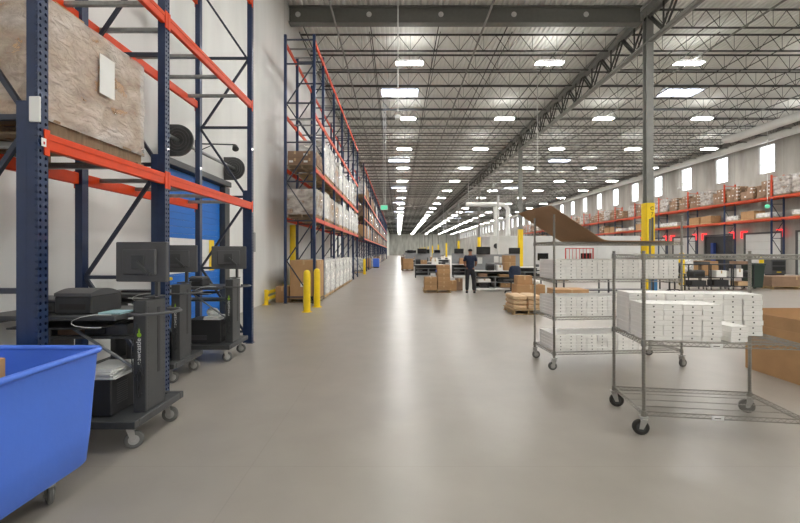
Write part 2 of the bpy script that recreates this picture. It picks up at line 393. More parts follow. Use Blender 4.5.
for k in range(len(CY)-1):
    y0=CY[k]; y1=CY[k+1]; wh='%s bay'%ORD[k]
    t=thing('roof_truss','grey lattice truss on the columns, %s of the line'%wh,'truss',(CX,y0,0),0,'roof trusses along the column line','structure'); Ln=y1-y0-.01
    MB().box((-.3,0,10.68),(-.09,Ln,10.71)).box((.09,0,10.68),(.3,Ln,10.71)).box((-.11,0,10.52),(-.09,Ln,10.68)).box((.09,0,10.52),(.11,Ln,10.68)).build('top_chord',TRUSSM,t)
    MB().box((-.14,0,9.5),(-.02,Ln,9.53)).box((.02,0,9.5),(.14,Ln,9.53)).box((-.04,0,9.53),(-.02,Ln,9.64)).box((.02,0,9.53),(.04,Ln,9.64)).build('bottom_chord',TRUSSM,t)
    m=MB(); n=9; p=Ln/n
    for i in range(n):
        for sx in (-.065,.065):
            m.bar((sx,i*p,10.6),(sx,i*p+p/2,9.58),.05,.06); m.bar((sx,i*p+p/2,9.58),(sx,(i+1)*p,10.6),.05,.06)
        m.bar((0,i*p+p/2,9.6),(0,i*p+p/2,10.6),.05,.04)
    m.build('web',JOIST,t)

# ---------------------------------------------------------------- lamps
lp=thing('high_bay_lamp','x','ceiling lamp',(0,0,0))
MB().bbox((-.6,-.18,.03),(.6,.18,.1),.01).build('housing',WHITEM,lp)
MB().box((-.57,-.15,.015),(.57,.15,.03)).build('diffuser',LIGHTM,lp)
MB().box((-.5,-.15,.1005),(.5,.15,.112)).build('added_uplight_panel',UPL,lp)  # added glowing panel, throws light up onto deck and joists
for sx in (-.45,.45): MB().tube((sx,0,.1),(sx,0,.34),.004,4).build('hanger',GALV,lp)
LP=Proto(lp); KID[lp.name]=kids(lp)
RN=['the row above the aisle','the second row from the aisle','the row just past the columns','the fourth row from the aisle','the row beside the dock wall']
for r in range(5):
    for k in range(-4,24):
        y=17.4+7.25*k
        if k<-1: lb='bright rectangular high bay lamp overhead near the camera, in '+RN[r]
        elif k<10: lb='bright high bay lamp, %s along in %s'%(ORD[k+1],RN[r])
        else: lb='small distant high bay lamp far down '+RN[r]
        LP.put((.5+6.08*r,y,9.78),0,lb,'high bay lamps in '+RN[r])
sk=thing('skylight','x','skylight',kind='structure'); MB().box((-1.08,-.6,10.78),(1.08,-.55,10.885)).box((-1.08,.55,10.78),(1.08,.6,10.885)).box((-1.08,-.55,10.78),(-1.03,.55,10.885)).box((1.03,-.55,10.78),(1.08,.55,10.885)).build('curb',WHITEM,sk)
MB().box((-1.03,-.55,10.84),(1.03,.55,10.855)).build('diffuser',SKYL,sk)
SK=Proto(sk); KID[sk.name]=kids(sk)
for x,wh in ((.1,'above the aisle'),(16.3,'past the column line')):
    for i in range(8):
        SK.put((x,23.1+17.2*i,0),0,'flat white skylight in the roof %s, %s from the camera'%(wh,ORD[i]),'skylights '+wh)
# big ceiling fans
def fan(x,y,label):
    f=thing('ceiling_fan',label,'ceiling fan',(x,y,8.9))
    MB().tube((0,0,.1),(0,0,1.2),.04,8).build('down_rod',WHITEM,f); MB().lathe((0,0,-.15),(0,0,1),[(.12,0),(.22,.05),(.22,.2),(.1,.28)],20).build('motor_hub',GREYM,f,True)
    for k in range(6):
        a=2*pi*k/6+.35; m=MB(); m.M=Matrix.Rotation(a,4,'Z')
        m.bbox((.2,-.09,-.02),(3.3,.09,.02),.01); m.build('blade',WHITEM,f)
fan(10.9,46,'wide white six-blade ceiling fan behind the column line'); fan(2.3,64,'wide white six-blade ceiling fan over the far aisle')
# hanging drops
def drop(x,y,zb,label,dev='box',rods=1):
    t=thing('hanging_cord',label,'hanging cord',(x,y,0)); m=MB()
    for i in range(rods): m.tube((i*.12,0,zb),(i*.12,0,10.7),.018,6)
    m.build('cord',WHITEM,t)
    if dev=='box': MB().bbox((-.1,-.1,zb-.12),(.1,.1,zb),.01).build('junction_box',WHITEM,t)
    if dev=='green':
        MB().bbox((-.2,-.03,zb-.3),(.26,.03,zb),.01).build('sign_body',WHITEM,t); MB().box((-.17,-.036,zb-.27),(.23,-.031,zb-.03)).build('lit_face',GREENL,t)
    if dev=='ball': MB().lathe((0,0,zb-.4),(0,0,1),[(.05,0),(.12,.05),(.15,.12),(.12,.2),(.05,.25)],16).build('lamp_ball',GREENL,t,True)
drop(0,13.5,6.2,'thin white cord hanging above the middle of the aisle with a small box')
drop(7.07,20.3,5.7,'white cord with a small box hanging before the second column')
drop(6.7,38,5.2,'thin cord hanging over the packing benches')
drop(6.0,52.6,4.6,'thin distant cord hanging beyond the packing benches')
drop(25.3,27.4,5.0,'white cord ending in a green lamp beside the dock wall rack','ball')
drop(25.3,36,7.4,'short white cord hanging before the dock wall windows')
drop(-.87,24.3,4.45,'small green lit sign hanging on two thin rods over the aisle','green',2)
# ducts near dock wall
def HANG(x,z,ys,cx,cy,cz,r,L):
    m=MB()
    if L: m.lathe((cx,cy,cz),(0,1,0),[(r,0),(r,L)],18)
    for y in ys: m.tube((x,y,z),(x,y,10.84),.012,4)
    return m
tag(MB().lathe((27.3,16,9.98),(0,1,0),[(.27,0),(.27,175)],18).M and HANG(27.3,10.25,range(18,190,8),27.3,16,9.98,.27,175).build('wall_duct',DUCT,None,True),'long round white duct running above the dock wall windows','duct')
tag(HANG(23,9.66,(10,16,22,27),0,0,0,0,0).path([(23.0,28.1,9.52),(23,27.5,9.4),(23,22,9.4),(23,8,9.4)],.27,14).build('supply_duct',DUCT,None,True),'shorter white duct nearer the camera, hung beside the dock wall lamps','duct')

# ---------------------------------------------------------------- racks
def post(parent,xa,xb,y,H,detail=False,face=1,mt=BLUE,w=.088):
    m=MB(); y0=y-w/2; y1=y+w/2
    if not detail:
        m.box((xa,y0,0),(xb,y1,H))
    else:
        m.perf((xb,y0,.01),(0,1,0),w,H-.02,2,.0498,.0115)
        m.perf((xb-.022,y0,.01),(1,0,0),.022,H-.02,1,.0498,.006)
        m.box((xa,y0,0),(xb-.022,y0+.003,H)); m.box((xa,y1-.003,0),(xb,y1,H)); m.box((xa,y0+.003,0),(xa+.003,y1-.003,H))
    m.box((xa-.02,y0-.02,0),(xb+.02,y1+.02,.008))
    return m.build('post',mt,parent)
def frame(rack,y,xf,xb,H,s=1,detail=False,mt=BLUE,reinf=False,topmt=None,z0=.1,dz=1.22):
    m=MB(); a=xf-s*.08; b=xb+s*.08; z=z0; fr=True
    hz=[.2]
    while z+dz<H:
        p=(a,y,z) if fr else (b,y,z); q=(b,y,z+dz) if fr else (a,y,z+dz)
        m.bar(p,q,.03,.035); z+=dz; fr=not fr
        if z>2.5: hz.append(z+.03)
    hz.append(H-.15)
    f=m.build('upright_frame',BRACE,rack)
    if dz<1.3 and detail: hz.append(1.32)
    for h in hz: MB().bar((a,y,h),(b,y,h),.035,.04).build('horizontal_brace',BRACE,f)
    if s>0: post(f,xf-.08,xf,y,H,detail,mt=mt); post(f,xb,xb+.08,y,H,mt=mt)
    else: post(f,xf,xf+.08,y,H,mt=mt); post(f,xb-.08,xb,y,H,mt=mt)
    if reinf: MB().bbox((xf-.16,y-.04,.009),(xf-.081,y+.04,2.68),.004).build('post_reinforcement',BLUE,f)
    return f
def beam(rack,y0,y1,xface,zt,s=1,mt=ORANGE,conn=True,h=.125):
    ya=y0+.045; yb=y1-.045; m=MB()
    xs=sorted((xface-s*.048,xface+s*.0)); m.bbox((xs[0],ya,zt-h),(xs[1],yb,zt),.005)
    xs2=sorted((xface+s*.0,xface+s*.005)); m.box((xs2[0],ya,zt-.05),(xs2[1],yb,zt-.01))
    if conn:
        xc=sorted((xface+s*.001,xface+s*.009))
        m.bbox((xc[0],y0+.003,zt-.17),(xc[1],ya+.006,zt+.02),.002); m.bbox((xc[0],yb-.006,zt-.17),(xc[1],y1-.003,zt+.02),.002)
    return m.build('beam',mt,rack)
# near rack
NR=thing('pallet_rack','blue and orange pallet rack over the computer carts by the blue bin','pallet rack',(0,0,0))
NY=[2.885,4.44,7.045]; XF,XB=-2.56,-3.55
for i,y in enumerate(NY): frame(NR,y,XF,XB,8.4,1,True,reinf=True)
for zt in (2.47,4.24,6.06):
    for i in range(2):
        beam(NR,NY[i],NY[i+1],XF,zt); beam(NR,NY[i],NY[i+1],XB,zt,-1)
        for yy in ((4.7,5.33,5.95,6.67) if i else ((3.12,3.9) if zt<3 else (3.3,4.2))):
            MB().bbox((XB+.056,yy-.025,zt-.06),(XF-.056,yy+.025,zt-.012),.006).build('support_bar',GALV,NR)
MB().bbox((-2.605,2.82,2.52),(-2.53,2.838,2.70),.004).build('end_label_holder',PAPER,NR)
MB().box((XF+.0095,2.86,2.36),(XF+.011,2.9,2.42)).build('beam_sticker',PAPER,NR)
MB().box((XF+.0115,2.875,2.375),(XF+.012,2.888,2.395)).build('beam_sticker_mark',REDP,NR)

# pallets and loads
def pallet_mb(w,d,mb=None,z=0,m=0):
    mb=mb or MB()
    for x in (-w/2+.05,0,w/2-.05): mb.box((x-.02,-d/2,z+.018),(x+.02,d/2,z+.105),m)
    n=6
    for i in range(n):
        y=-d/2+(d-.11)*i/(n-1); mb.box((-w/2,y,z+.105),(w/2,y+.11,z+.125),m)
    for y in (-d/2,-.05,d/2-.1): mb.box((-w/2,y,z),(w/2,y+.1,z+.018),m)
    return mb
def carton_mb(a,b,m=0,tm=1,lab=False):
    mb=MB(); mb.bbox(a,b,.004,m)
    if lab:
        w3=(b[1]-a[1])*.3; z3=a[2]+(b[2]-a[2])*.35
        mb.box((a[0]-.0012,a[1]+w3*.4,z3),(a[0]-.0002,a[1]+w3*1.4,z3+(b[2]-a[2])*.35),2)
        mb.box((a[0]+.04,a[1]-.0012,z3),(a[0]+.04+(b[0]-a[0])*.28,a[1]-.0002,z3+(b[2]-a[2])*.3),2)
    cx=(a[0]+b[0])/2; cy=(a[1]+b[1])/2
    e=.0012
    th=min(.14,(b[2]-a[2])*.45); mb.box((cx-.03,a[1]-e,b[2]-th),(cx+.03,a[1]-.0002,b[2]-.004),tm)
    mb.box((b[0]+.0002,cy-.03,b[2]-th),(b[0]+e,cy+.03,b[2]-.004),tm)
    mb.box((cx-.03,a[1]+.004,b[2]+.0002),(cx+.03,b[1]-.004,b[2]+e),tm)
    return mb
def wrap_shell(w,d,z0,z1,seed,amp=.012,cyc=18):
    rnd=random.Random(seed); rings=[]; nz=9
    per=[]
    def pt(t):
        t=(t%1)*4; s_=t-int(t)
        return [(-w/2+w*s_,-d/2),(w/2,-d/2+d*s_),(w/2-w*s_,d/2),(-w/2,d/2-d*s_)][int(t)]
    for j in range(nz+1):
        z=z0+(z1-z0)*j/nz; r=[]
        for k in range(cyc*4):
            x,y=pt(k/(cyc*4)); l=math.hypot(x/w,y/d)
            o=rnd.uniform(0,amp); r.append((x*(1+.02/w)+x/w*o*2,y*(1+.02/d)+y/d*o*2,z+rnd.uniform(-.01,.01) if 0<j<nz else z))
        rings.append(r)
    mb=MB(); mb.loft(rings,0,False,True); return mb
def load(label,w,d,nx,ny,nz,ch,wrapped=True,cm=CARD,pm=OLDWOOD,seed=0,split=True,jit=0.0,skip=0,name='pallet_load'):
    rnd=random.Random(seed); t=thing(name,label,'pallet load')
    cw=w/nx; cd=d/ny
    if split:
        pallet_mb(w+.04,d+.04).build('pallet',pm,t)
        for k in range(nz):
            for i in range(nx):
                for j in range(ny):
                    if k==nz-1 and skip and rnd.random()<skip: continue
                    g=.003; jx=rnd.uniform(-jit,jit); 
                    carton_mb((-w/2+i*cw+g+jx,-d/2+j*cd+g,.127+k*ch),(-w/2+(i+1)*cw-g+jx,-d/2+(j+1)*cd-g,.127+(k+1)*ch-.003),lab=rnd.random()<.5).build('carton',[cm,TAPE,PAPER],t)
        if wrapped: wrap_shell(w+.01,d+.01,.1,.135+nz*ch,seed,cyc=14).build('stretch_wrap',WRAP,t)
        return t
    mb=pallet_mb(w+.04,d+.04,None,0,0)
    for k in range(nz):
        for i in range(nx):
            for j in range(ny):
                if k==nz-1 and skip and rnd.random()<skip: continue
                g=.006; jx=rnd.uniform(-jit,jit)
                mb.box((-w/2+i*cw+g+jx,-d/2+j*cd+g,.127+k*ch),(-w/2+(i+1)*cw-g+jx,-d/2+(j+1)*cd-g,.127+(k+1)*ch-.006),1)
    if wrapped:
        s_=wrap_shell(w+.01,d+.01,.1,.135+nz*ch,seed,cyc=5); mb.add(s_.v,s_.f,2)
    c=mb.build(name,[pm,cm,WRAP]); 
    KEEP=bpy.data.objects; o=c; bpy.data.objects.remove(t); tag(o,label,'pallet load'); return o

# the shrink-wrapped load on the near rack
l=load('shrink-wrapped brown carton load on the near rack beam above the computer carts',.98,1.08,2,3,3,.293,True,CARD,OLDWOOD,3,jit=.012)
l.location=(-3.1,3.52,2.472)
MB().box((.534,-.08,.5),(.536,.1,.84)).build('shipping_paper',PAPER,l)
# fold of film hanging at the top
for k,(x,y,w,d,h,lb) in enumerate(((-3.0,3.45,.36,.3,.17,'small open carton lying on top of the shrink-wrapped load'),(-3.05,3.95,.3,.25,.13,'low brown carton behind the one on top of the shrink-wrapped load'))):
    o=carton_mb((-w/2,-d/2,0),(w/2,d/2,h)).build('carton',[CARD,TAPE],loc=(x,y,3.498)); tag(o,lb,'carton','cartons on the wrapped load')
# long rack behind the bollards
R2=thing('pallet_rack','tall blue and orange pallet rack behind the two yellow bollards','pallet rack')
RY=[12.44,13.9,16.25,18.6,20.95,23.3,25.65]
for y in RY: frame(R2,y,XF,-3.54,8.35,1)
for zt in (2.68,4.23,5.9,8.17):
    for i in range(6): beam(R2,RY[i],RY[i+1],XF,zt); beam(R2,RY[i],RY[i+1],-3.54,zt,-1)
for zt in (5.9,8.17):
    for i in range(6):
        for f in (.3,.7):
            yy=RY[i]+(RY[i+1]-RY[i])*f; MB().bbox((-3.49,yy-.022,zt-.06),(XF-.056,yy+.022,zt-.015),.005).build('support_bar',GALV,R2)
R3=thing('pallet_rack','distant blue and orange rack row past the single bollard','pallet rack')
R3Y=[30.4+2.62*k for k in range(25)]
for y in R3Y: frame(R3,y,XF,-3.5,8.35,1)
for zt in (2.68,4.23,5.9,8.17):
    for i in range(24): beam(R3,R3Y[i],R3Y[i+1],XF,zt,conn=False); beam(R3,R3Y[i],R3Y[i+1],-3.5,zt,-1,conn=False)
LV=['lower','second','third','top']
PR=[load('x',.92,.98,3,2,3,.26,True,CARDD,OLDWOOD,11,jit=.01),
    load('x',.92,.98,2,2,3,.38,True,WCARD,WOOD,12),
    load('x',.9,1.0,1,2,2,.42,True,CARD,OLDWOOD,13),
    load('x',.92,1.0,2,3,3,.3,True,WCARD,WOOD,14,skip=.3),
    load('x',.92,1.0,2,2,2,.22,False,CARDD,OLDWOOD,15,jit=.01)]
for p in PR: KID[p.name]=kids(p)
PRL=['film-wrapped grey-brown','tall white film-wrapped','clear-wrapped brown','ragged-topped wrapped white','low brown carton']
PP=[Proto(p) for p in PR]
def put2(pi,y,lev,rz=0,dx=0):
    z=(2.682,4.232,5.902)[lev]; bay=max(i for i in range(6) if RY[i]<y)
    same=[q for q in used2 if q==(bay,lev)]; used2.append((bay,lev))
    PP[pi].put((-3.04+dx,y,z),rz,'%s load, %s%s bay, %s level of the bollard rack'%(PRL[pi],'far side of ' if same else '',ORD[bay],LV[lev]),'loads in the rack behind the bollards')
used2=[]
put2(0,13.15,0); put2(4,13.15,1)
put2(3,14.5,0); put2(2,15.62,0); put2(1,14.52,1); put2(1,15.65,1)
put2(2,16.9,0); put2(3,18.0,0); put2(2,16.85,1); put2(1,17.97,1)
put2(1,19.2,0); put2(3,20.33,0); put2(3,19.2,1); put2(3,20.33,1)
put2(1,21.55,0); put2(1,22.7,0); put2(1,21.55,1); put2(1,22.7,1)
put2(3,23.9,0); put2(1,25.02,0); put2(0,23.9,1)
# distant loads, single meshes
DP=[load('x',.92,.98,2,2,3,.3,False,CARD,OLDWOOD,21,False,.01),load('x',.92,.98,2,2,3,.36,True,CARD,WOOD,22,False),load('x',.92,1.0,1,2,2,.42,False,CARDD,OLDWOOD,23,False),load('x',.92,1.0,2,2,3,.34,True,WCARD,WOOD,24,False)]
DPP=[Proto(p) for p in DP]; rnd=random.Random(5)
for i in range(24):
    for lev,z in enumerate((0,2.68,4.23,5.9)):
        if lev==3 and (i>8 or i%3==2): continue
        for k in range(2):
            if rnd.random()<.1: continue
            if lev==0 and rnd.random()<.4: continue
            y=R3Y[i]+.72+1.16*k
            DPP[rnd.choice((0,0,1,2,3))].put((-3.04,y,z+.002),0,
              ('carton load on the %s level, %s bay of the distant aisle rack'%(('floor','lower','second','third')[lev],ORD[i]) + (', farther one' if k else '')) if i<6 else 'tiny carton load far down the distant aisle rack','loads in the distant aisle rack')
# floor level of rack two
gb=thing('bulk_box','large brown bulk cardboard box on a pallet behind the bollards','cardboard box',(-2.98,13.17,0))
pallet_mb(.92,1.1).build('pallet',OLDWOOD,gb); carton_mb((-.43,-.53,.127),(.43,.53,1.34)).build('carton',[CARD,TAPE],gb)
MB().box((-.1,-.534,.5),(.12,-.532,.62)).build('label_sheet',PAPER,gb)
o=carton_mb((-.2,-.25,0),(.2,.25,.5)).build('carton',[CARD,TAPE],loc=(-3.67,12.9,0)); tag(o,'small brown carton by the wall behind the bulk box','carton')
G0=load('x',.9,1.0,2,2,4,.3,True,WCARD,WOOD,31); KID[G0.name]=kids(G0); G0P=Proto(G0)
for i,(y) in enumerate((14.52,15.62,16.9,18.0,19.22,20.34,21.6)): G0P.put((-3.0,y,.001),0,'white wrapped pallet load on the floor under the bollard rack, %s from the bulk box'%ORD[i],'floor loads under the bollard rack')

# dock wall rack
R4=thing('pallet_rack','long red-beamed pallet rack along the dock wall','pallet rack')
DY=[20.3+4.115*k for k in range(17)]
for y in DY:
    f=frame(R4,y,26.6,27.55,5.6,-1)
    for xx in ((26.6,26.68),(27.47,27.55)): MB().box((xx[0],y-.045,5.601),(xx[1],y+.045,7.1)).build('post_extension',RED,f)
    MB().bar((26.68,y,6.95),(27.47,y,6.95),.03,.04).build('top_brace',RED,f); MB().bar((26.68,y,5.8),(27.47,y,6.9),.03,.03).build('top_brace',RED,f)
for zt in (4.02,5.55):
    for i in range(16): beam(R4,DY[i],DY[i+1],26.6,zt,-1,RED,h=.15); beam(R4,DY[i],DY[i+1],27.55,zt,1,RED,h=.15)
KP=[load('x',.86,1.05,2,3,4,.27,False,CARDD,OLDWOOD,41,jit=.03,skip=.5),load('x',.86,1.1,2,3,4,.3,True,CARDD,OLDWOOD,42,skip=.4),load('x',.86,1.0,2,2,3,.28,False,CARDD,OLDWOOD,43,jit=.03,skip=.4),
    load('x',.86,1.15,1,1,1,.55,False,CARD,WOOD,44),load('x',.86,1.1,2,2,1,.3,True,WCARD,WOOD,45)]
for p in KP: KID[p.name]=kids(p)
KPP=[Proto(p) for p in KP]; KL=['loose-stacked brown carton','film-wrapped brown carton','grey-brown large carton','single bulk carton','low white wrapped']
rnd=random.Random(9)
for i in range(16):
    for lev,z in enumerate((4.022,5.552)):
        for k in range(3):
            y=DY[i]+.68+1.36*k
            p=rnd.choice((0,1,2,0,1)) if lev else rnd.choice((3,4,2,4))
            if lev==0 and rnd.random()<.3: continue
            if lev==1 and rnd.random()<.05: continue
            KPP[p].put((27.1,y,z),0,('%s load, %s place in bay %s, %s level of the dock wall rack'%(KL[p],ORD[k],ORD[i],('lower','upper')[lev])).replace('bay %s'%ORD[i],'%s bay'%ORD[i]),'loads on the dock wall rack')
# dock doors, lamps
for i in range(11):
    y=30.65+4.2*(i-2); d=thing('door_%d'%(i+1),None,None,(XR,y,0),kind='structure')
    op=(i==3)
    m=MB(); m.box((-.12,-1.62,0),(-.002,-1.5,3.12)).box((-.12,1.5,0),(-.002,1.62,3.12)).box((-.12,-1.5,3.0),(-.002,1.5,3.12)); m.build('door_frame',DGREY,d)
    if not op:
        m=MB()
        for k in range(5): m.bbox((-.07,-1.495,.02+.595*k),(-.02,1.495,.605+.595*k),.012)
        m.build('door_panel',WHITEM,d)
    else:
        MB().box((-.05,-1.495,.02),(-.01,1.495,2.98)).build('trailer_shade_panel',BLACKP,d)  # black panel, paints the shade inside the open trailer
        MB().bbox((-.3,.3,.002),(-.06,.6,2.4),.01).build('dock_seal',mat('seal_blue',(52,78,150),.7),d)
    if 1<i<8:
        for sgn in (-1,1):
            m=MB(); yy=sgn*1.75; m.box((-.2,yy-.03,2.7),(-.125,yy+.03,3.26)); ya,yb=sorted((yy-sgn*.03,yy-sgn*.5)); m.box((-.2,ya,3.2),(-.125,yb,3.26))
            lo=m.build('dock_wall_lamp',REDL,loc=(XR,y,0)); tag(lo,'glowing red corner strip lamp at the %s side of the %s dock door'%(('near','far')[sgn>0],ORD[i]),'signal lamp','red dock door lamps')

# ---------------------------------------------------------------- left wall: coiling door, guard rail, bollards
cd=thing('coiling_door','blue fabric coiling door with white window band behind the near rack','coiling door',(-4.09,0,0))
m=MB()
for k in range(24): m.bbox((-.012,6.9,.01+.129*k),(.012,9.15,.136+.129*k),.003)
m.build('curtain',BLUEP,cd)
MB().box((.0125,6.95,1.2),(.016,8.62,1.86)).build('window_band',PAPER,cd)
MB().box((.0165,7.05,1.3),(.018,8.5,1.5)).build('clear_window',WHITEM,cd)
MB().box((.0125,8.63,1.2),(.017,8.86,1.86)).build('yellow_stripe',YEL,cd)
MB().bbox((-.05,9.17,0),(.13,9.42,3.1),.008).bbox((-.05,6.7,0),(.1,6.88,3.1),.008).build('side_guide',BLACK,cd)
MB().bbox((-.04,6.7,3.12),(.16,9.45,3.24),.01).build('header_rail',BLACK,cd)
MB().lathe((.19,6.75,3.58),(0,1,0),[(.035,0),(.035,2.9)],14).build('axle',GALV,cd,True)
for (y,r) in ((7.1,.28),(9.5,.27)):
    pl=MB(); n=22; pts=[]
    for k in range(n+1):
        a=-pi/2+pi*k/n; pts.append((.18+r*cos(a),3.58+r*sin(a)))
    pts += [(-.04,3.58+r),(-.04,3.58-r)]
    pl.loft([[(x,y-.02,z) for x,z in pts],[(x,y+.02,z) for x,z in pts]])
    ob=pl.build('end_plate',BLACK,cd)
    for q in range(1,5):
        ring=[(.19+r*.19*q*cos(t*pi/12),y-.03,3.58+r*.19*q*sin(t*pi/12)) for t in range(24)]
        MB().path(ring,.008,5,0,True).build('coil_ring',DGREY,ob)
ar=thing('wall_arm_lamp','thin black swing arm lamp sticking out above the blue door','wall lamp',(XL,8.2,3.78))
MB().bbox((.001,-.06,-.15),(.03,.06,.1),.004).build('wall_plate',BLACK,ar)
MB().tube((.03,0,.04),(.78,0,.02),.014,8).tube((.03,0,-.12),(.35,0,.02),.01,6).build('arm',BLACK,ar)
MB().lathe((.8,0,-.02),(.4,-.6,-.8),[(.03,-.05),(.05,0),(.065,.08),(.03,.09)],14).build('lamp_head',BLACK,ar,True)
gr=thing('guard_rail','low yellow double guard rail standing along the wall','guard rail',(-3.98,12.1,0))
for y in (0,1.9): MB().bbox((-.05,y-.05,0),(.05,y+.05,.46),.006).bbox((-.1,y-.1,0),(.1,y+.1,.015),.003).build('post',YEL,gr)
for z in (.2,.38): MB().bbox((.051,-.06,z-.05),(.085,1.98,z+.05),.01).build('rail',YEL,gr)
tag(MB().lathe((-3.92,14.9,0),(0,0,1),[(.11,0),(.11,2.6)],16).build('pipe_guard',YEL,None,True),'tall yellow pipe guard against the wall inside the rack','pipe guard')
tag(MB().bbox((XL+.001,10.9,1.6),(XL+.12,11.3,2.15),.01).build('wall_electrical_box',GREYM),'small grey electrical box on the wall between the racks','electrical box')  # plain grey electrical box fixed to the wall
bp=thing('safety_bollard','x','bollard'); MB().lathe((0,0,0),(0,0,1),[(.092,0),(.094,.02),(.094,1.02),(.085,1.07),(.06,1.105),(.02,1.12)],24).build('bollard_post',YEL,bp,True)
MB().lathe((0,0,0),(0,0,1),[(.14,0),(.14,.012)],20).build('base_plate',YEL,bp,True)
KID[bp.name]=kids(bp); BP=Proto(bp)
BP.put((-2.43,10.67,0),0,'yellow round-topped bollard in front of the rack, nearer of the pair','yellow bollards')
BP.put((-2.36,11.65,0),0,'yellow round-topped bollard in front of the rack, farther of the pair','yellow bollards')
BP.put((-2.42,28.8,0),0,'lone yellow bollard between the two long aisle racks','yellow bollards')
o=MB().bbox((-.3,-.4,.1),(.3,.4,.95),.03).build('plastic_tote',BINBLUE,loc=(-2.2,40.5,0)); 
tag(o,'blue plastic bulk tote standing beside the distant aisle rack','tote')
MB().bbox((-.27,-.36,0),(.27,.36,.1),.01).build('foot',BLACKP,o)

# ---------------------------------------------------------------- casters
def caster(parent,x,y,d,wm,ang=0,ztop=.2,stem=True,fork=ZINC,w=.032):
    r=d/2; m=MB(); m.M=Matrix.Translation((x,y,0))@Matrix.Rotation(ang,4,'Z'); off=r*.35
    m.bbox((-.035,-.035,ztop-.012),(.035,.035,ztop),.003)
    m.lathe((0,0,ztop-.035),(0,0,1),[(.028,0),(.03,.012),(.022,.024)],14)
    for s_ in (-1,1):
        yy=s_*(w/2+.006)
        m.add([(-.028,yy-.002,ztop-.033),(.028,yy-.002,ztop-.033),(off+.016,yy-.002,r-.012),(off-.016,yy-.002,r-.012),(-.028,yy+.002,ztop-.033),(.028,yy+.002,ztop-.033),(off+.016,yy+.002,r-.012),(off-.016,yy+.002,r-.012)],
              [(0,1,2,3),(7,6,5,4),(0,4,5,1),(1,5,6,2),(2,6,7,3),(3,7,4,0)])
    m.box((-.028,-w/2-.008,ztop-.037),(.028,w/2+.008,ztop-.031)); m.tube((off,-w/2-.012,r),(off,w/2+.012,r),.008,10)
    c=m.build('caster',fork,parent)
    k=MB(); k.M=Matrix.Translation((x,y,0))@Matrix.Rotation(ang,4,'Z')
    k.lathe((off,-w/2,r),(0,1,0),[(r*.55,0),(r*.62,.002),(r*.9,.001),(r,w*.25),(r,w*.75),(r*.9,w-.001),(r*.62,w-.002),(r*.55,w)],28)
    k.lathe((off,-w/2-.003,r),(0,1,0),[(r*.2,0),(r*.56,.002),(r*.58,.004),(r*.58,w),(r*.56,w+.003),(r*.2,w+.006)],24,1)
    wo=k.build('wheel',[wm,HUB if wm is GREYW else BLACK],c,True)
    return c

# ---------------------------------------------------------------- blue bin truck
bt=thing('bin_truck','large blue plastic bin truck on casters, cut by the picture edge','bin truck',(-2.53,1.93,0))
def rr(hx,hy,r,z,n=5):
    o=[]
    for (cx,cy,a0) in ((hx-r,hy-r,0),(-hx+r,hy-r,90),(-hx+r,-hy+r,180),(hx-r,-hy+r,270)):
        for k in range(n+1): a=R(a0+90*k/n); o.append((cx+r*cos(a),cy+r*sin(a),z))
    return o
prof=[(.41,.77,.19),(.425,.785,.18),(.44,.80,.2),(.455,.815,.4),(.468,.826,.65),(.485,.84,.925),(.475,.832,.925),(.45,.81,.6),(.43,.79,.26),(.40,.76,.24)]
MB().loft([rr(a,b,.07,z) for a,b,z in prof]).build('bin_body',BINBLUE,bt,True)
ring=rr(.492,.846,.075,.935,5); MB().path(ring,.02,10,0,True).build('rim',BINBLUE,bt,True)
MB().bbox((-.38,-.7,.158),(.38,.7,.178),.01).build('base_board',OLDWOOD,bt)
for x in (-.32,.33):
    for y in (-.6,.6): caster(bt,x,y,.13,GREYW,R(140),.158,w=.034)
o=carton_mb((-.25,-.2,0),(.25,.2,.34)).build('carton',[CARD,TAPE],loc=(-2.62,2.2,.262)); o.rotation_euler=(0,0,.2); tag(o,'brown carton lying inside the blue bin truck','carton')
o=carton_mb((-.13,-.1,0),(.13,.1,.38)).build('carton',[CARD,TAPE],loc=(-2.42,2.24,.606)); o.rotation_euler=(0,0,-.1); tag(o,'smaller brown carton on top inside the blue bin truck','carton')

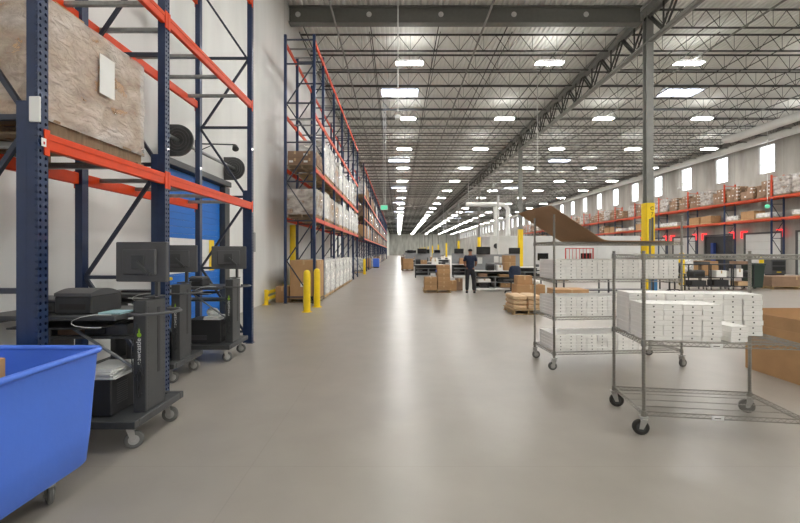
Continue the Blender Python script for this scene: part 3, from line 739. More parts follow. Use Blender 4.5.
# ---------------------------------------------------------------- mobile workstations
def workstation(label,x,y,turn=0,poleh=0):
    t=thing('computer_cart',label,'computer cart',(x,y,0),0,'black computer carts under the near rack')
    MB().bbox((-1.03,0,.195),(0,.06,.255),.004).bbox((-1.03,.66,.195),(0,.72,.255),.004).bbox((-.12,.061,.195),(0,.659,.255),.004).bbox((-1.03,.061,.195),(-.95,.659,.255),.004).bbox((-.949,.061,.225),(-.121,.659,.25),.003).build('base_frame',BLACK,t)
    for (cx,cy,a) in ((-.1,.1,R(25)),(-.1,.62,R(12)),(-.93,.1,R(170)),(-.93,.62,R(20))): caster(t,cx,cy,.14,GREYW,a,.194,fork=ZINC,w=.034)
    cl=MB().bbox((-.14,.19,.256),(-.03,.47,1.19),.006).build('column',BLACK,t)
    MB().box((-.0295,.35,.55),(-.027,.385,1.12)).build('cable_slot',BLACKP,cl)
    m=MB()
    for yy in (.22,.445):
        for k in range(28): m.lathe((-.0298,yy,.3+.032*k),(1,0,0),[(.004,0),(.004,.0008)],6)
    m.build('hole_row',BLACKP,cl)
    for xx in (-.9,): MB().bbox((xx-.04,.25,.256),(xx+.02,.5,1.035),.006).build('side_column',BLACK,t)
    wt=MB().bbox((-1.08,-.01,1.055),(-.15,.62,1.095),.006).build('worktop',BLACK,t)
    MB().bbox((-1.02,.0,.985),(-.3,.4,1.0),.003).build('keyboard_tray',BLACKP,t)
    MB().bbox((-.93,.24,.86),(-.15,.58,.885),.003).build('shelf',BLACK,t)
    MB().tube((-.55,.08,.98),(-.145,.22,.62),.012,8).build('strut',GALV,t)
    pts=[(-.15,.14,1.085),(-.02,.1,1.085),(.1,.14,1.09),(.17,.25,1.09),(.17,.36,1.09),(.1,.46,1.09),(-.025,.49,1.085)]
    MB().path(pts,.013,8).build('handle',DGREY,t,True)
    MB().bbox((-.05,.34,1.201),(-.02,.38,1.56),.004).bbox((-.13,.3,1.201),(-.02,.46,1.215),.003).build('monitor_pole',BLACK,t)
    a=turn; m=MB(); M0=Matrix.Translation((-.13,.3,1.515))@Matrix.Rotation(a,4,'Z'); m.M=M0
    m.bbox((-.245,-.02,-.172),(.245,.015,.172),.008).bbox((-.16,-.045,-.11),(.16,-.02,.11),.01)
    mo=m.build('monitor',DGREY,t)
    m=MB(); m.M=M0; m.box((-.222,.0155,-.155),(.222,.018,.158)); m.build('screen',SCREEN,mo)
    m=MB(); m.M=M0; m.bbox((-.06,-.06,-.06),(.06,-.046,.06),.003); m.bar((.0,-.07,.0),(.1,-.06,-.1),.03,.03); m.bar((.1,-.06,-.1),(.135,.05,-.1),.025,.03); m.build('mount_arm',BLACK,mo)
    # cable loops
    MB().path([(-.1,.185,1.0),(-.13,.15,.8),(-.1,.13,.6),(-.06,.15,.5),(-.05,.17,.62),(-.08,.175,.7)],.005,6).build('power_cable',BLACKP,t,True)
    MB().path([(-.2,.02,1.1),(-.3,-.02,1.108),(-.4,-.035,1.09),(-.46,-.04,1.065),(-.47,-.04,1.04),(-.44,-.035,1.02),(-.36,-.03,1.008),(-.25,-.02,1.005)],.0028,6).build('white_cable',PAPER,t,True)
    MB().path([(-.085,.18,.45),(-.05,.175,.57),(-.075,.17,.62),(-.1,.175,.57),(-.1,.18,.42),(-.085,.178,.38),(-.06,.18,.42)],.007,6).build('cable_hook',BLACKP,t,True)
    # vertical lettering with green plug mark
    font_mesh('lettering','newcastle',.056,.0005,PAPER,t,(-.073,.188,.655),(pi/2,-pi/2,0))
    gm=MB(); gm.lathe((-.087,.1885,.905),(0,-1,0),[(.019,0),(.019,.001)],14); gm.box((-.093,.187,.92),(-.081,.1885,.938)); gm.add([(-.096,.1875,.935),(-.078,.1875,.935),(-.087,.1875,.965)],[(0,1,2)]); gm.build('logo_mark',GREEN,t)
    return t
W1=(-2.08,3.16); W2=(-2.68,4.78); W3=(-2.42,5.74)
workstation('black computer cart beside the blue bin, nearest of the three carts'.replace('nearest of the three carts','first of three carts'),*W1,R(-8))
workstation('black computer cart behind the second rack post, between two other carts',*W2,R(10))
workstation('black computer cart standing by the last post of the near rack',*W3,R(12))
def printer(x,y,z,w,d,h,label,rz=0,name='label_printer'):
    t=thing(name,label,'printer',(x,y,z),rz)
    MB().bbox((-w/2,-d/2,0),(w/2,d/2,h*.72),.01).build('printer_body',BLACKP,t)
    m=MB(); n=10; pr=[(-d/2,h*.722)]+[(-d/2+d*k/n,h*.722+h*.28*sin(pi*min(1,.15+k/n*.85))) for k in range(n+1)]+[(d/2,h*.722)]
    m.loft([[(-w/2,a,b) for a,b in pr],[(w/2,a,b) for a,b in pr]]); m.build('lid',DGREY,t)
    MB().box((-w*.35,-d/2-.002,h*.2),(w*.35,-d/2-.0002,h*.42)).build('paper_slot',DOT,t)
    return t
printer(-2.62,3.4,1.097,.3,.36,.2,'black label printer on the first cart worktop above the blue bin')
printer(-2.92,3.45,1.097,.18,.3,.13,'small black device beside the label printer on the first cart')
printer(-3.0,6.05,1.097,.2,.25,.14,'small black printer on the worktop of the third cart')
def cabinet(x,y,z,w,d,h,label):
    t=thing('power_cabinet',label,'power cabinet',(x,y,z)); MB().bbox((-w/2,-d/2,0),(w/2,d/2,h),.006).build('cabinet_body',BLACKP,t)
    for k in range(4): MB().box((-w*.35,-d/2-.003,.05+.018*k),(w*.1,-d/2-.0002,.058+.018*k)).build('vent_slot',DGREY,t)
    m=MB()
    for k in range(10): m.box((w/2+.0002,-d*.3,.08+.018*k),(w/2+.002,d*.1,.088+.018*k))
    m.build('side_louvre',DGREY,t)
    return t
cabinet(-2.57,3.43,.2565,.46,.34,.30,'black power cabinet on the base of the first cart')
cabinet(-3.11,5.12,.2565,.5,.36,.34,'black power cabinet on the base of the second cart')
cabinet(-2.87,6.08,.2565,.5,.36,.34,'black power cabinet on the base of the third cart')
def sheets(x,y,z,w,d,n,label,rz=0):
    m=MB(); rn=random.Random(int(x*100))
    for k in range(n):
        m.M=Matrix.Translation((rn.uniform(-.01,.01),rn.uniform(-.01,.01),0))@Matrix.Rotation(rn.uniform(-.08,.08),4,'Z'); m.box((-w/2,-d/2,k*.008),(w/2,d/2,k*.008+.0075))
    o=m.build('paper_stack',PAPER,loc=(x,y,z)); o.rotation_euler=(0,0,rz); tag(o,label,'paper stack'); return o
sheets(-2.44,3.4,.5585,.24,.3,11,'stack of white papers on the power cabinet of the first cart')
sheets(-2.75,6.02,.5985,.22,.28,6,'stack of white papers on the power cabinet of the third cart')
o=sheets(-2.33,3.3,1.097,.18,.16,2,'pale blue papers beside the printer on the first cart worktop')
o.data.materials[0]=mat('blue_paper',(168,204,214),.7)
def crumple(x,y,z,r,label,mt=PAPER,name='plastic_bag',sx=1,sy=1,sz=.7):
    rn=random.Random(int(x*77+y*13)); rings=[]
    for j in range(1,8):
        ph=-pi/2+pi*j/8; rings.append([(r*sx*cos(ph)*cos(k*pi/8)*rn.uniform(.8,1.1),r*sy*cos(ph)*sin(k*pi/8)*rn.uniform(.8,1.1),r*sz*(sin(ph)+.925)*rn.uniform(.95,1.02)) for k in range(16)])
    o=MB().loft(rings).build(name,mt,loc=(x,y,z)); return tag(o,label,'bag')
crumple(-2.78,6.0,.648,.09,'crumpled white bag on the papers of the third cart')
def tray(x,y,z,w,d,h,label,mt=CARDD,cat='box',name='open_box'):
    m=MB(); t_=.006
    m.box((-w/2,-d/2,0),(w/2,d/2,t_)).box((-w/2,-d/2,t_),(w/2,-d/2+t_,h)).box((-w/2,d/2-t_,t_),(w/2,d/2,h)).box((-w/2,-d/2+t_,t_),(-w/2+t_,d/2-t_,h)).box((w/2-t_,-d/2+t_,t_),(w/2,d/2-t_,h))
    return tag(m.build(name,mt,loc=(x,y,z)),label,cat)
tray(-2.42,3.57,.887,.18,.26,.09,'small grey open box on the shelf of the first cart',DGREY)
tray(-2.62,3.57,.887,.18,.22,.09,'dark open box at the middle of the first cart shelf',BLACKP)
tray(-2.83,3.57,.887,.2,.25,.08,'brown open carton tray on the first cart shelf')
def scanner(x,y,z,label,rz=0):
    t=thing('barcode_scanner',label,'scanner',(x,y,z),rz); MB().bar((0,0,.004),(0,.0,.14),.03,.03).build('grip',BLACKP,t); MB().bbox((-.035,-.07,.14),(.035,.05,.18),.01).build('scan_head',YEL,t)
scanner(-2.93,5.1,1.097,'yellow-headed barcode scanner on the second cart worktop')
k=thing('keyboard','black keyboard on the second cart worktop','keyboard',(-3.25,5.05,1.097)); MB().bbox((-.2,-.07,0),(.2,.07,.02),.004).build('keyboard_case',BLACKP,k)
m=MB()
for i in range(14):
    for j in range(4): m.box((-.19+.027*i,-.06+.03*j,.0202),(-.168+.027*i,-.036+.03*j,.026))
m.build('keys',DGREY,k)
# low bench with black boxes behind the carts, against the wall
def lowbench(x,y,w,d,h,label):
    t=thing('metal_table',label,'table',(x,y,0)); MB().bbox((-w/2,-d/2,h-.03),(w/2,d/2,h),.004).build('tabletop',DGREY,t)
    for sx in (-1,1):
        for sy in (-1,1): MB().bbox((sx*(w/2-.05)-.02,sy*(d/2-.05)-.02,0),(sx*(w/2-.05)+.02,sy*(d/2-.05)+.02,h-.031),.003).build('leg',BLACK,t)
    MB().bbox((-w/2+.07,-d/2+.02,.3),(w/2-.07,d/2-.02,.32),.003).build('shelf',DGREY,t); return t
lowbench(-3.86,3.75,.44,1.5,.98,'narrow grey metal table against the wall behind the first cart')

# ---------------------------------------------------------------- chrome wire carts
def wire_cart(label,loc,rz,Ln,W,levels,ph,wd,wm,ztop):
    t=thing('wire_shelf_cart',label,'wire cart',loc,rz)
    for (x,y) in ((0,0),(Ln,0),(0,W),(Ln,W)):
        pr=[(.0155,0)]; z=ztop; H=ph-ztop; n=int(H/.025)
        for k in range(n):
            pr += [(.0155,.025*k+.001),(.0155,.025*k+.019),(.0125,.025*k+.0205),(.0125,.025*k+.0235)]
        pr.append((.0155,H))
        MB().lathe((x,y,ztop),(0,0,1),pr,10).lathe((x,y,ztop-.004),(0,0,1),[(.02,0),(.02,.012)],12).build('post',CHROME,t)
    for z in levels:
        m=MB()
        n=int(Ln/.0255)
        for k in range(1,n): x=Ln*k/n; m.path([(x,.0,z-.004),(x,W,z-.004)],.0025,4)
        for y in (W*.25,W*.5,W*.75): m.tube((0,y,z-.011),(Ln,y,z-.011),.0042,5)
        for (p,q) in (((.02,0),(Ln-.02,0)),((.02,W),(Ln-.02,W)),((0,.02),(0,W-.02)),((Ln,.02),(Ln,W-.02))):
            m.tube((*p,z),(*q,z),.0052,6); m.tube((*p,z-.034),(*q,z-.034),.0052,6)
            l=math.dist(p,q); nn=int(l/.05); pts=[]
            for k in range(nn*2+1):
                f=k/(nn*2); pts.append((p[0]+(q[0]-p[0])*f,p[1]+(q[1]-p[1])*f,z-.003 if k%2 else z-.031))
            m.path(pts,.0034,4)
        sh=m.build('wire_shelf',CHROME,t)
        m=MB()
        for (x,y) in ((0,0),(Ln,0),(0,W),(Ln,W)): m.lathe((x,y,z-.042),(0,0,1),[(.024,0),(.021,.05)],12)
        m.build('corner_collars',CHROME,sh,True)
    for (x,y,a) in ((0,0,R(172)),(Ln,0,R(10)),(0,W,R(-8)),(Ln,W,R(165))): caster(t,x,y,wd,wm,a,ztop,w=.034)
    return t
A1=R(-8.1); N0=Vector((2.15,3.50,0)); NL,NW=1.265,.66
nc=wire_cart('chrome wire shelf cart closest to the camera with black wheels',tuple(N0),A1,NL,NW,(.205,.82,1.575),1.61,.135,RUBBER,.165)
for (x,z) in ((.565,.803),(.575,.188)):
    k=MB().bbox((x-.04,-.014,z-.022),(x+.055,-.007,z+.014),.002).build('label_holder',PAPER,nc); MB().box((x-.02,-.0155,z-.009),(x+.03,-.0142,z-.003)).build('label_mark',DOT,k)
A2=R(4.66); F0=Vector((2.115,5.42,0)); FL,FW=1.84,.62
fc_=wire_cart('tall chrome wire shelf cart behind the other, cardboard sheet on top',tuple(F0),A2,FL,FW,(.24,.715,1.225,1.735),2.11,.115,GREYW,.17)

def wbox(w,d,h,seed):
    mb=MB(); e=.0006
    mb.bbox((-w/2,-d/2,0),(w/2,d/2,h),.0018,0)
    mb.lathe((0,-d/2,h*.52),(0,-1,0),[(.0068,.0003),(.0068,.0012)],10,1)
    mb.box((-w/2+.004,-d/2-.0012,h*.9),(w/2-.004,-d/2-.0002,h*.94),2)
    return mb.build('flat_carton',[WCARD,DOT,mat('carton_crease',(196,192,184),.8) if 'carton_crease' not in bpy.data.materials else bpy.data.materials['carton_crease']])
class Cartons:
    def __init__(s,w,d,h,seed): s.w,s.d,s.h=w,d,h; s.o=wbox(w,d,h,seed); s.first=True
    def put(s,F,ang,x,y,z,label,group,rz=0):
        if s.first: o=s.o; s.first=False
        else: o=s.o.copy(); COL.objects.link(o)
        p=Matrix.Translation(F)@Matrix.Rotation(ang,4,'Z')@Vector((x,y,z)); o.location=p; o.rotation_euler=(0,0,ang+rz)
        tag(o,label,'carton',group); return o
rn=random.Random(4)
CF=Cartons(.144,.50,.0435,1)
for (z,cols,nl,x0,shn) in ((1.2305,12,6,.03,'third'),(.7205,12,6,.03,'second'),(.2455,9,5,.03,'bottom')):
    for c in range(cols):
        for l_ in range(nl):
            CF.put(F0,A2,x0+.073+.1485*c+rn.uniform(-.0013,.0013),.27+rn.uniform(-.006,.006),z+l_*.0445,
              'flat white carton, layer %s up, stack %s on the tall cart\'s %s shelf'%(('one','two','three','four','five','six','seven','eight','nine')[l_],('one','two','three','four','five','six','seven','eight','nine','ten','eleven','twelve')[c],shn),'white cartons on the tall cart')
NUM=['one','two','three','four','five','six','seven','eight','nine','ten']
CN=Cartons(.149,.295,.0445,2)
for c in range(4):
    for l_ in range(7):
        CN.put(N0,A1,.095+.155*c+rn.uniform(-.0015,.0015),.175+rn.uniform(-.01,.008),.8255+l_*.0455,'flat white carton, layer %s up, front stack %s on the low cart'%(NUM[l_],NUM[c]),'white cartons on the low cart',rn.uniform(-.004,.004))
for l_ in range(3):
    CN.put(N0,A1,.755+.004*l_,.185,.8255+l_*.0455,'flat white carton, layer %s of the short pile beside the front stacks'%NUM[l_],'white cartons on the low cart',.16)
CR=Cartons(.158,.29,.047,3)
for c in range(7):
    for l_ in range(8):
        CR.put(N0,A1,.1+.1655*c+rn.uniform(-.003,.003)+(.012 if (c==6 and l_==2) else 0),.50+rn.uniform(-.008,.008),.8255+l_*.0478,'flat white carton, layer %s up, rear stack %s on the low cart'%(NUM[l_],NUM[c]),'white cartons on the low cart',rn.uniform(-.008,.008))

# cardboard sheet bent over the tall cart
ML=Matrix.Translation(F0)@Matrix.Rotation(A2,4,'Z')
xs=[-.12+.04*k for k in range(46)]
def shz(x):
    pr=[(-.12,2.205),(-.02,2.14),(.1,2.065),(.56,1.778),(.62,1.753),(.7,1.746),(3,1.744)]
    for (a,b) in zip(pr,pr[1:]):
        if x<=b[0]:
            f=(x-a[0])/(b[0]-a[0]); return a[1]+(b[1]-a[1])*f
rows=[]
m=MB(); m.M=ML; ny=8; vs=[]
for x in xs:
    for j in range(ny+1):
        y=-.17+1.13*j/ny; z=shz(x)+(.015*sin(j/ny*pi) if x<.5 else 0)
        vs.append((x,y,z))
for x in xs:
    for j in range(ny+1):
        y=-.17+1.13*j/ny; z=shz(x)+(.015*sin(j/ny*pi) if x<.5 else 0)
        vs.append((x,y,z+.006))
S=len(xs)*(ny+1); fs=[]
for i in range(len(xs)-1):
    for j in range(ny):
        a=i*(ny+1)+j; b=a+1; c=a+ny+2; d=a+ny+1; fs.append((a,d,c,b)); fs.append((S+a,S+b,S+c,S+d))
for i in range(len(xs)-1):
    for j in (0,ny): a=i*(ny+1)+j; d=a+ny+1; fs.append((a,d,S+d,S+a))
for j in range(ny):
    for i in (0,len(xs)-1): a=i*(ny+1)+j; fs.append((a,a+1,S+a+1,S+a))
m.add(vs,fs); tag(m.build('cardboard_sheet',CARDSH,None,True),'large bent brown cardboard sheet lying over the top of the tall wire cart','cardboard sheet')

# big open carton on the floor beyond the low cart
ob=thing('open_carton','big open brown cardboard box on the floor behind the low cart','cardboard box',(4.82,4.15,0))
w,d,h,e=1.05,1.4,.62,.008
MB().box((0,0,0),(w,d,e)).box((0,0,e),(e,d,h)).box((w-e,0,e),(w,d,h)).box((e,0,e),(w-e,e,h)).box((e,d-e,e),(w-e,d,h)).build('box_wall',CARD,ob)
def flap(p,q,dirv,l):
    p=Vector(p); q=Vector(q); dv=Vector(dirv)*l; nn=(q-p).cross(dv).normalized()*.006
    s_=(q-p).normalized()*.01
    v=[p,q,q-s_+dv,p+s_+dv]; m=MB(); m.add([tuple(a) for a in v]+[tuple(a+nn) for a in v],[(0,1,2,3),(7,6,5,4),(0,4,5,1),(1,5,6,2),(2,6,7,3),(3,7,4,0)]); m.build('flap',CARD,ob)
flap((0,.01,h+.002),(0,d-.01,h+.002),(.02,0,1),.16); flap((w,.01,h+.002),(w,d-.01,h+.002),(.5,0,.85),.25)
flap((.01,d,h+.002),(w-.01,d,h+.002),(0,.08,1),.2); flap((.01,0,h+.002),(w-.01,0,h+.002),(0,.1,1),.16)

# ---------------------------------------------------------------- packing area
# pallet with two carton stacks
o=pallet_mb(1.08,1.0).build('wooden_pallet',WOOD,loc=(1.55,16.15,0)); tag(o,'wooden pallet under the brown carton stacks in mid aisle','pallet')
cp=carton_mb((-.24,-.3,0),(.24,.3,.158)).build('carton',[CARD,TAPE]); first=True
for s_,(x,n) in enumerate(((1.29,3),(1.81,6))):
    for k in range(n):
        for j in range(1):
            c=cp if first else cp.copy()
            if not first: COL.objects.link(c)
            first=False; c.location=(x+random.uniform(-.012,.012),15.98,.127+.1605*k)
            tag(c,'brown carton, layer %s of the %s stack on the aisle pallet'%(NUM[k],('low','tall')[s_]),'carton','cartons on the aisle pallet')
o=carton_mb((-.16,-.14,0),(.16,.14,.42)).build('carton',[CARD,TAPE],loc=(2.25,16.6,0)); tag(o,'upright brown carton between the pallet stacks and the worker','carton')
o=carton_mb((-.14,-.12,0),(.14,.12,.5)).build('carton',[CARDD,TAPE],loc=(2.55,16.75,0)); tag(o,'tall narrow brown carton close behind the worker','carton')

def bench(label,x,y,w=1.7,rz=0,full=True):
    t=thing('packing_bench',label,'packing bench',(x,y,0),rz,'packing benches')
    MB().bbox((-w/2,-.38,.8),(w/2,.38,.84),.005).build('worktop',WHITEM,t)
    for sx in (-1,1):
        for sy in (-1,1): MB().bbox((sx*(w/2-.04)-.025,sy*.33-.025,0),(sx*(w/2-.04)+.025,sy*.33+.025,.799),.003).build('leg',DGREY,t)
    for z in (.12,.34,.56): MB().bbox((-w/2+.066,-.34,z),(w/2-.066,.34,z+.02),.003).build('shelf',GREYM,t)
    MB().bbox((-.02,-.33,.141),(.02,.3,.339),.002).bbox((-.02,-.33,.361),(.02,.3,.559),.002).build('divider',GREYM,t)
    bk=MB().bbox((-w/2,.34,.841),(w/2 if full else -w/2+.8,.37,1.5),.005).build('back_panel',GREYM,t)
    MB().bbox((-w/2+.066,.342,.141),(w/2-.066,.36,.798),.003).build('lower_rear_panel',BLACK,t)
    if full:
        for k,(xx,zz) in enumerate(((0.1,1.15),(.34,1.12),(.58,1.16),(-.6,1.1))): MB().box((xx,.336,zz),(xx+.2,.3395,zz+.27)).build('posted_sheet',PAPER,bk)
    mo=MB().bbox((-w/2+.16,.1,1.5),(-w/2+.74,.14,1.82),.008).build('monitor',BLACKP,t)
    MB().box((-w/2+.18,.0975,1.52),(-w/2+.72,.0995,1.8)).build('screen',SCREEN,mo); MB().bar((-w/2+.45,.14,1.62),(-w/2+.45,.34,1.6),.05,.05).build('arm',BLACKP,mo)
    return t
B0=bench('x',0,0,full=False); BPP=Proto(B0)
bench('grey packing bench in front of the worker in navy',4.0,16.75,full=True)['group']='packing benches'
BL=[(4.0,16.75,0,'grey packing bench in front of the worker in navy'),
    (1.9,25,0,'packing bench behind the tall carton stack'),(4.3,25.4,0,'packing bench behind the bench of the worker'),(6.4,20.5,0,'packing bench beside the second column guard'),
    (2.6,31.5,0,'packing bench, third back along the aisle edge'),(5.2,32,0,'packing bench before the third column'),
    (1.6,40,0,'distant packing bench at the aisle edge'),(4.4,41,0,'distant packing bench between columns and aisle'),
    (2.4,50,0,'small far packing bench by the aisle'),(5.6,52,0,'small far packing bench beside the columns'),(1.8,63,0,'tiny packing bench at the end of the row'),(4.6,66,0,'tiny packing bench near the far columns')]
for (x,y,rz,lb) in BL[1:]: BPP.put((x,y,0),rz,lb)
# things on and around benches
rn=random.Random(12)
def cart_at(x,y,z,w,d,h,label,mt=CARD,group=None,rz=0):
    o=carton_mb((-w/2,-d/2,0),(w/2,d/2,h)).build('carton',[mt,TAPE],loc=(x,y,z)); o.rotation_euler=(0,0,rz); return tag(o,label,'carton',group)
cart_at(4.6,16.62,.842,.46,.4,.33,'brown carton on the worker\'s bench, lower of two')
cart_at(4.6,16.62,1.177,.46,.4,.28,'brown carton on the worker\'s bench, upper of two')
cart_at(4.2,16.55,.842,.22,.25,.22,'white carton in the middle of the worker\'s bench',WCARD)
o=printer(3.8,16.55,.842,.3,.3,.3,'tall grey and black printer on the worker\'s bench')
cart_at(3.55,16.6,.362,.5,.4,.13,'flat white carton on the middle shelf of the worker\'s bench',WCARD)
cart_at(4.45,16.6,.142,.5,.4,.16,'brown carton on the lowest shelf of the worker\'s bench')
cart_at(4.42,16.6,.583,.5,.45,.09,'flat brown carton on the upper shelf of the worker\'s bench')
for i,(x,y,lb) in enumerate(((1.6,25,'carton on the bench behind the tall carton stack'),(2.3,24.9,'white carton on the bench behind the tall carton stack'),(4.1,25.3,'carton on the bench behind the worker\'s bench'),(4.8,25.3,'tall carton on the bench behind the worker\'s bench'),(2.9,31.5,'carton on the third bench along the aisle edge'),(5.5,32,'carton on the bench before the third column'),(1.8,40,'carton on the distant aisle-edge bench'),(4.6,41,'carton on the distant bench near the columns'))):
    cart_at(x,y,.842,.4,.35,.25+.06*(i%3),lb,WCARD if i%3==1 else CARD)
# loose items on every bench
rc=random.Random(33); q=0
PLACE=['beside the tall carton stack','behind the worker\'s bench','beside the second column guard','third along the aisle edge','before the third column','far out at the aisle edge','between columns and aisle','small and far by the aisle','small and far beside the columns','at the end of the row','near the far columns']
for bi,(x,y,rz,lb) in enumerate(BL[1:]):
    for k in range(3):
        xx=(x-.55,x+.27,x+.6)[k]; h=rc.uniform(.1,.3)
        mt=(BLACKP,DGREY,WHITEM,CARD,BINBLUE)[rc.randrange(5)]; nm={BLACKP:'black',DGREY:'dark grey',WHITEM:'white',CARD:'brown',BINBLUE:'blue'}[mt]
        tray(xx,y-.2,.142 if k%2 else .362,.3,.24,.14,'%s open bin, %s along, under the packing bench %s'%(nm,ORD[k],PLACE[bi]),mt,'bin','storage_bin')
    for k in range(2 if (bi==2 or bi>=7) else 0):
        mt=(PAPER,DGREY,BLACKP)[rc.randrange(3)]; nm={BLACKP:'black',DGREY:'dark grey',PAPER:'white'}[mt]
        tray(x-.75+1.4*k,y-.2,.842,.14,.2,.08+.05*k,'small %s tray, %s end of the packing bench %s'%(nm,('aisle','inner')[k],PLACE[bi]),mt,'tray','desk_tray')
for k,(xx,z,mt,nm) in enumerate(((3.55,.142,BLACKP,'black'),(3.5,.583,CARDD,'brown'),(4.3,.362,BLACKP,'black'))):
    tray(xx,16.55,z,.34,.3,.13,'%s open bin on the %s shelf of the worker\'s bench'%(nm,('lowest','upper','middle')[k]),mt,'bin','storage_bin')
# printers/cabinets on far benches
for i,(x,y) in enumerate(((1.35,24.9),(4.55,25.2),(2.3,31.4),(5.0,31.9))): printer(x-.1,y,.842,.3,.3,.35,'dark printer on the %s packing bench beyond the worker'%ORD[i])
# chair with jacket
ch=thing('task_chair','task chair with a navy jacket hung over its back, by the worker\'s bench','chair',(4.4,15.55,0),R(200))
m=MB()
for k in range(5): a=2*pi*k/5; m.bar((0,0,.1),(.28*cos(a),.28*sin(a),.07),.04,.03)
m.tube((0,0,.1),(0,0,.44),.025,10); m.build('star_base',BLACKP,ch)
for k in range(5): a=2*pi*k/5; MB().lathe((.28*cos(a)-.012,.28*sin(a),.03),(1,0,0),[(.03,0),(.03,.024)],12).build('wheel',BLACKP,ch,True)
MB().bbox((-.23,-.22,.44),(.23,.22,.52),.02).build('seat',BLACKP,ch); MB().bbox((-.2,.2,.6),(.2,.26,1.0),.02).bar((0,.2,.46),(0,.25,.64),.05,.03).build('backrest',BLACKP,ch)
o=MB(); rings=[]
for (z,w_,a) in ((.62,.25,.07),(.75,.27,.08),(.9,.27,.085),(1.02,.24,.07),(1.07,.16,.04)): rings.append([(w_*cos(t*pi/8),.23+a*sin(t*pi/8)*1.2+.01*cos(3*t),z+.01*sin(5*t)) for t in range(16)])
o.loft(rings,0,False,True); j=o.build('jacket',NAVY,None,True,loc=(4.4,15.55,0)); j.rotation_euler=(0,0,R(200)); tag(j,'navy blue jacket draped over the task chair back','jacket')
# brown boxes on the floor and sack pallet
cart_at(4.42,13.6,0,.95,.6,.5,'wide brown carton on the floor behind the sack pallet')
cart_at(4.25,13.6,.502,.5,.4,.3,'brown carton on top of the wide carton behind the sack pallet')
cart_at(5.25,12.4,0,1.0,.7,.47,'long brown carton seen through the tall wire cart')
crumple(4.68,13.6,.502,.14,'white crumpled bag on the wide carton behind the sack pallet')
o=pallet_mb(.82,.9).build('wooden_pallet',WOOD,loc=(3.33,10.65,0)); tag(o,'yellowish wooden pallet holding stacked brown sacks','pallet')
sp=None
for l_ in range(3):
    for i in range(2):
        if sp is None:
            mm=MB(); rings=[]
            for (z,e2) in ((0,.03),(.02,.005),(.06,0),(.1,.01),(.118,.05)): rings.append([(x*(.185-e2)/.185,y*(.4-e2)/.4,z) for (x,y,_) in rr(.185,.4,.06,0,4)])
            mm.loft(rings); sp=mm.build('paper_sack',mat('kraft_paper',(206,176,140),.8,noise=.1,nscale=8,vary=.06),None,True); s1=sp
        else: s1=sp.copy(); COL.objects.link(s1)
        s1.location=(3.135+.385*i,10.65,.127+.119*l_); tag(s1,'brown paper sack, layer %s, %s pile on the yellowish pallet'%(NUM[l_],('aisle-side','inner')[i]),'sack','sacks on the yellowish pallet')

# black rolling shelves in the middle distance
def rolling(label,x,y,w=.9):
    t=thing('rolling_shelf_unit',label,'rolling shelf',(x,y,0),0,'black rolling shelf units')
    for z in (.14,.5): MB().bbox((-w/2+.045,-.3,z),(w/2-.045,.3,z+.04),.004).build('shelf',BLACKP,t)
    MB().bbox((-w/2,-.3,1.05),(w/2,.3,1.09),.004).build('top_shelf',BLACKP,t)
    for sx in (-1,1):
        for yy in (-.28,.28): MB().bbox((sx*(w/2-.02)-.018,yy-.018,.181),(sx*(w/2-.02)+.018,yy+.018,1.049),.003).build('post',BLACKP,t)
    for sx in (-1,1):
        for sy in (-1,1): caster(t,sx*(w/2-.08),sy*.22,.1,GREYW,.5,.139)
    return t
for i in range(3):
    x=12.65+.94*i; rolling('black rolling shelf unit, %s of three side by side beyond the wire carts'%ORD[i],x,17.1)
printer(12.65,17.0,.542,.5,.4,.3,'grey printer in the first black rolling shelf unit'); cart_at(13.59,17.0,.542,.42,.4,.28,'white carton in the second black rolling shelf unit',WCARD)
cart_at(14.53,17.0,.182,.5,.4,.18,'pinkish brown carton low in the third black rolling shelf unit',TAPE); cart_at(14.36,17.0,.542,.26,.4,.35,'white carton in the third black rolling shelf unit',WCARD); printer(14.8,17.0,.542,.22,.3,.28,'black device beside the white carton in the third rolling unit')
for k,(xx,zz,ww,hh,mt,nm) in enumerate(((12.65,.182,.6,.22,BLACKP,'black'),(13.59,.182,.6,.24,BLACKP,'black'),(12.9,1.092,.4,.1,DGREY,'dark grey'),(14.5,1.092,.5,.12,CARDD,'brown'))):
    tray(xx,17.0,zz,ww,.4,hh,'%s bin %s black rolling shelf unit'%(nm,('low in the first','low in the second','on top of the first','on top of the third')[k]),mt,'bin','storage_bin')
printer(11.65,17.0,.7,.6,.4,.45,'large black printer beside the rolling shelf units')
lowbench(11.65,17.0,.75,.7,.698,'dark metal table carrying the large black printer')
gb2=thing('waste_bin','dark green wheeled waste bin beside the black rolling shelves','bin',(15.35,17.3,0)); MB().loft([rr(.22,.25,.04,.08,3),rr(.28,.3,.04,1.05,3)]).build('bin_body',DGREEN,gb2); MB().bbox((-.3,-.33,1.055),(.3,.33,1.12),.02).build('lid',DGREEN,gb2)
for sx in (-1,1): MB().lathe((sx*.25-.02,.2,.08),(1,0,0),[(.08,0),(.08,.04)],16).build('wheel',RUBBER,gb2,True)
tag(MB().lathe((16.9,18.6,0),(0,0,1),[(.09,0),(.09,1.3),(.03,1.36)],16).build('safety_bollard',YEL,None,True),'yellow bollard behind the dark green waste bin','bollard','yellow bollards')
tag(MB().lathe((13.9,19.6,0),(0,0,1),[(.13,0),(.13,1.5),(.04,1.58)],16).build('safety_bollard',YEL,None,True),'yellow bollard rising behind the black rolling shelves','bollard','yellow bollards')
o=pallet_mb(2.2,1.0).build('wooden_pallet',WOOD,loc=(17.1,17.6,0)); tag(o,'long low wooden pallet at the picture edge beyond the wire carts','pallet')
cart_at(17.1,17.6,.127,2.15,.9,.42,'long flat brown carton on the low pallet at the picture edge',CARDD)
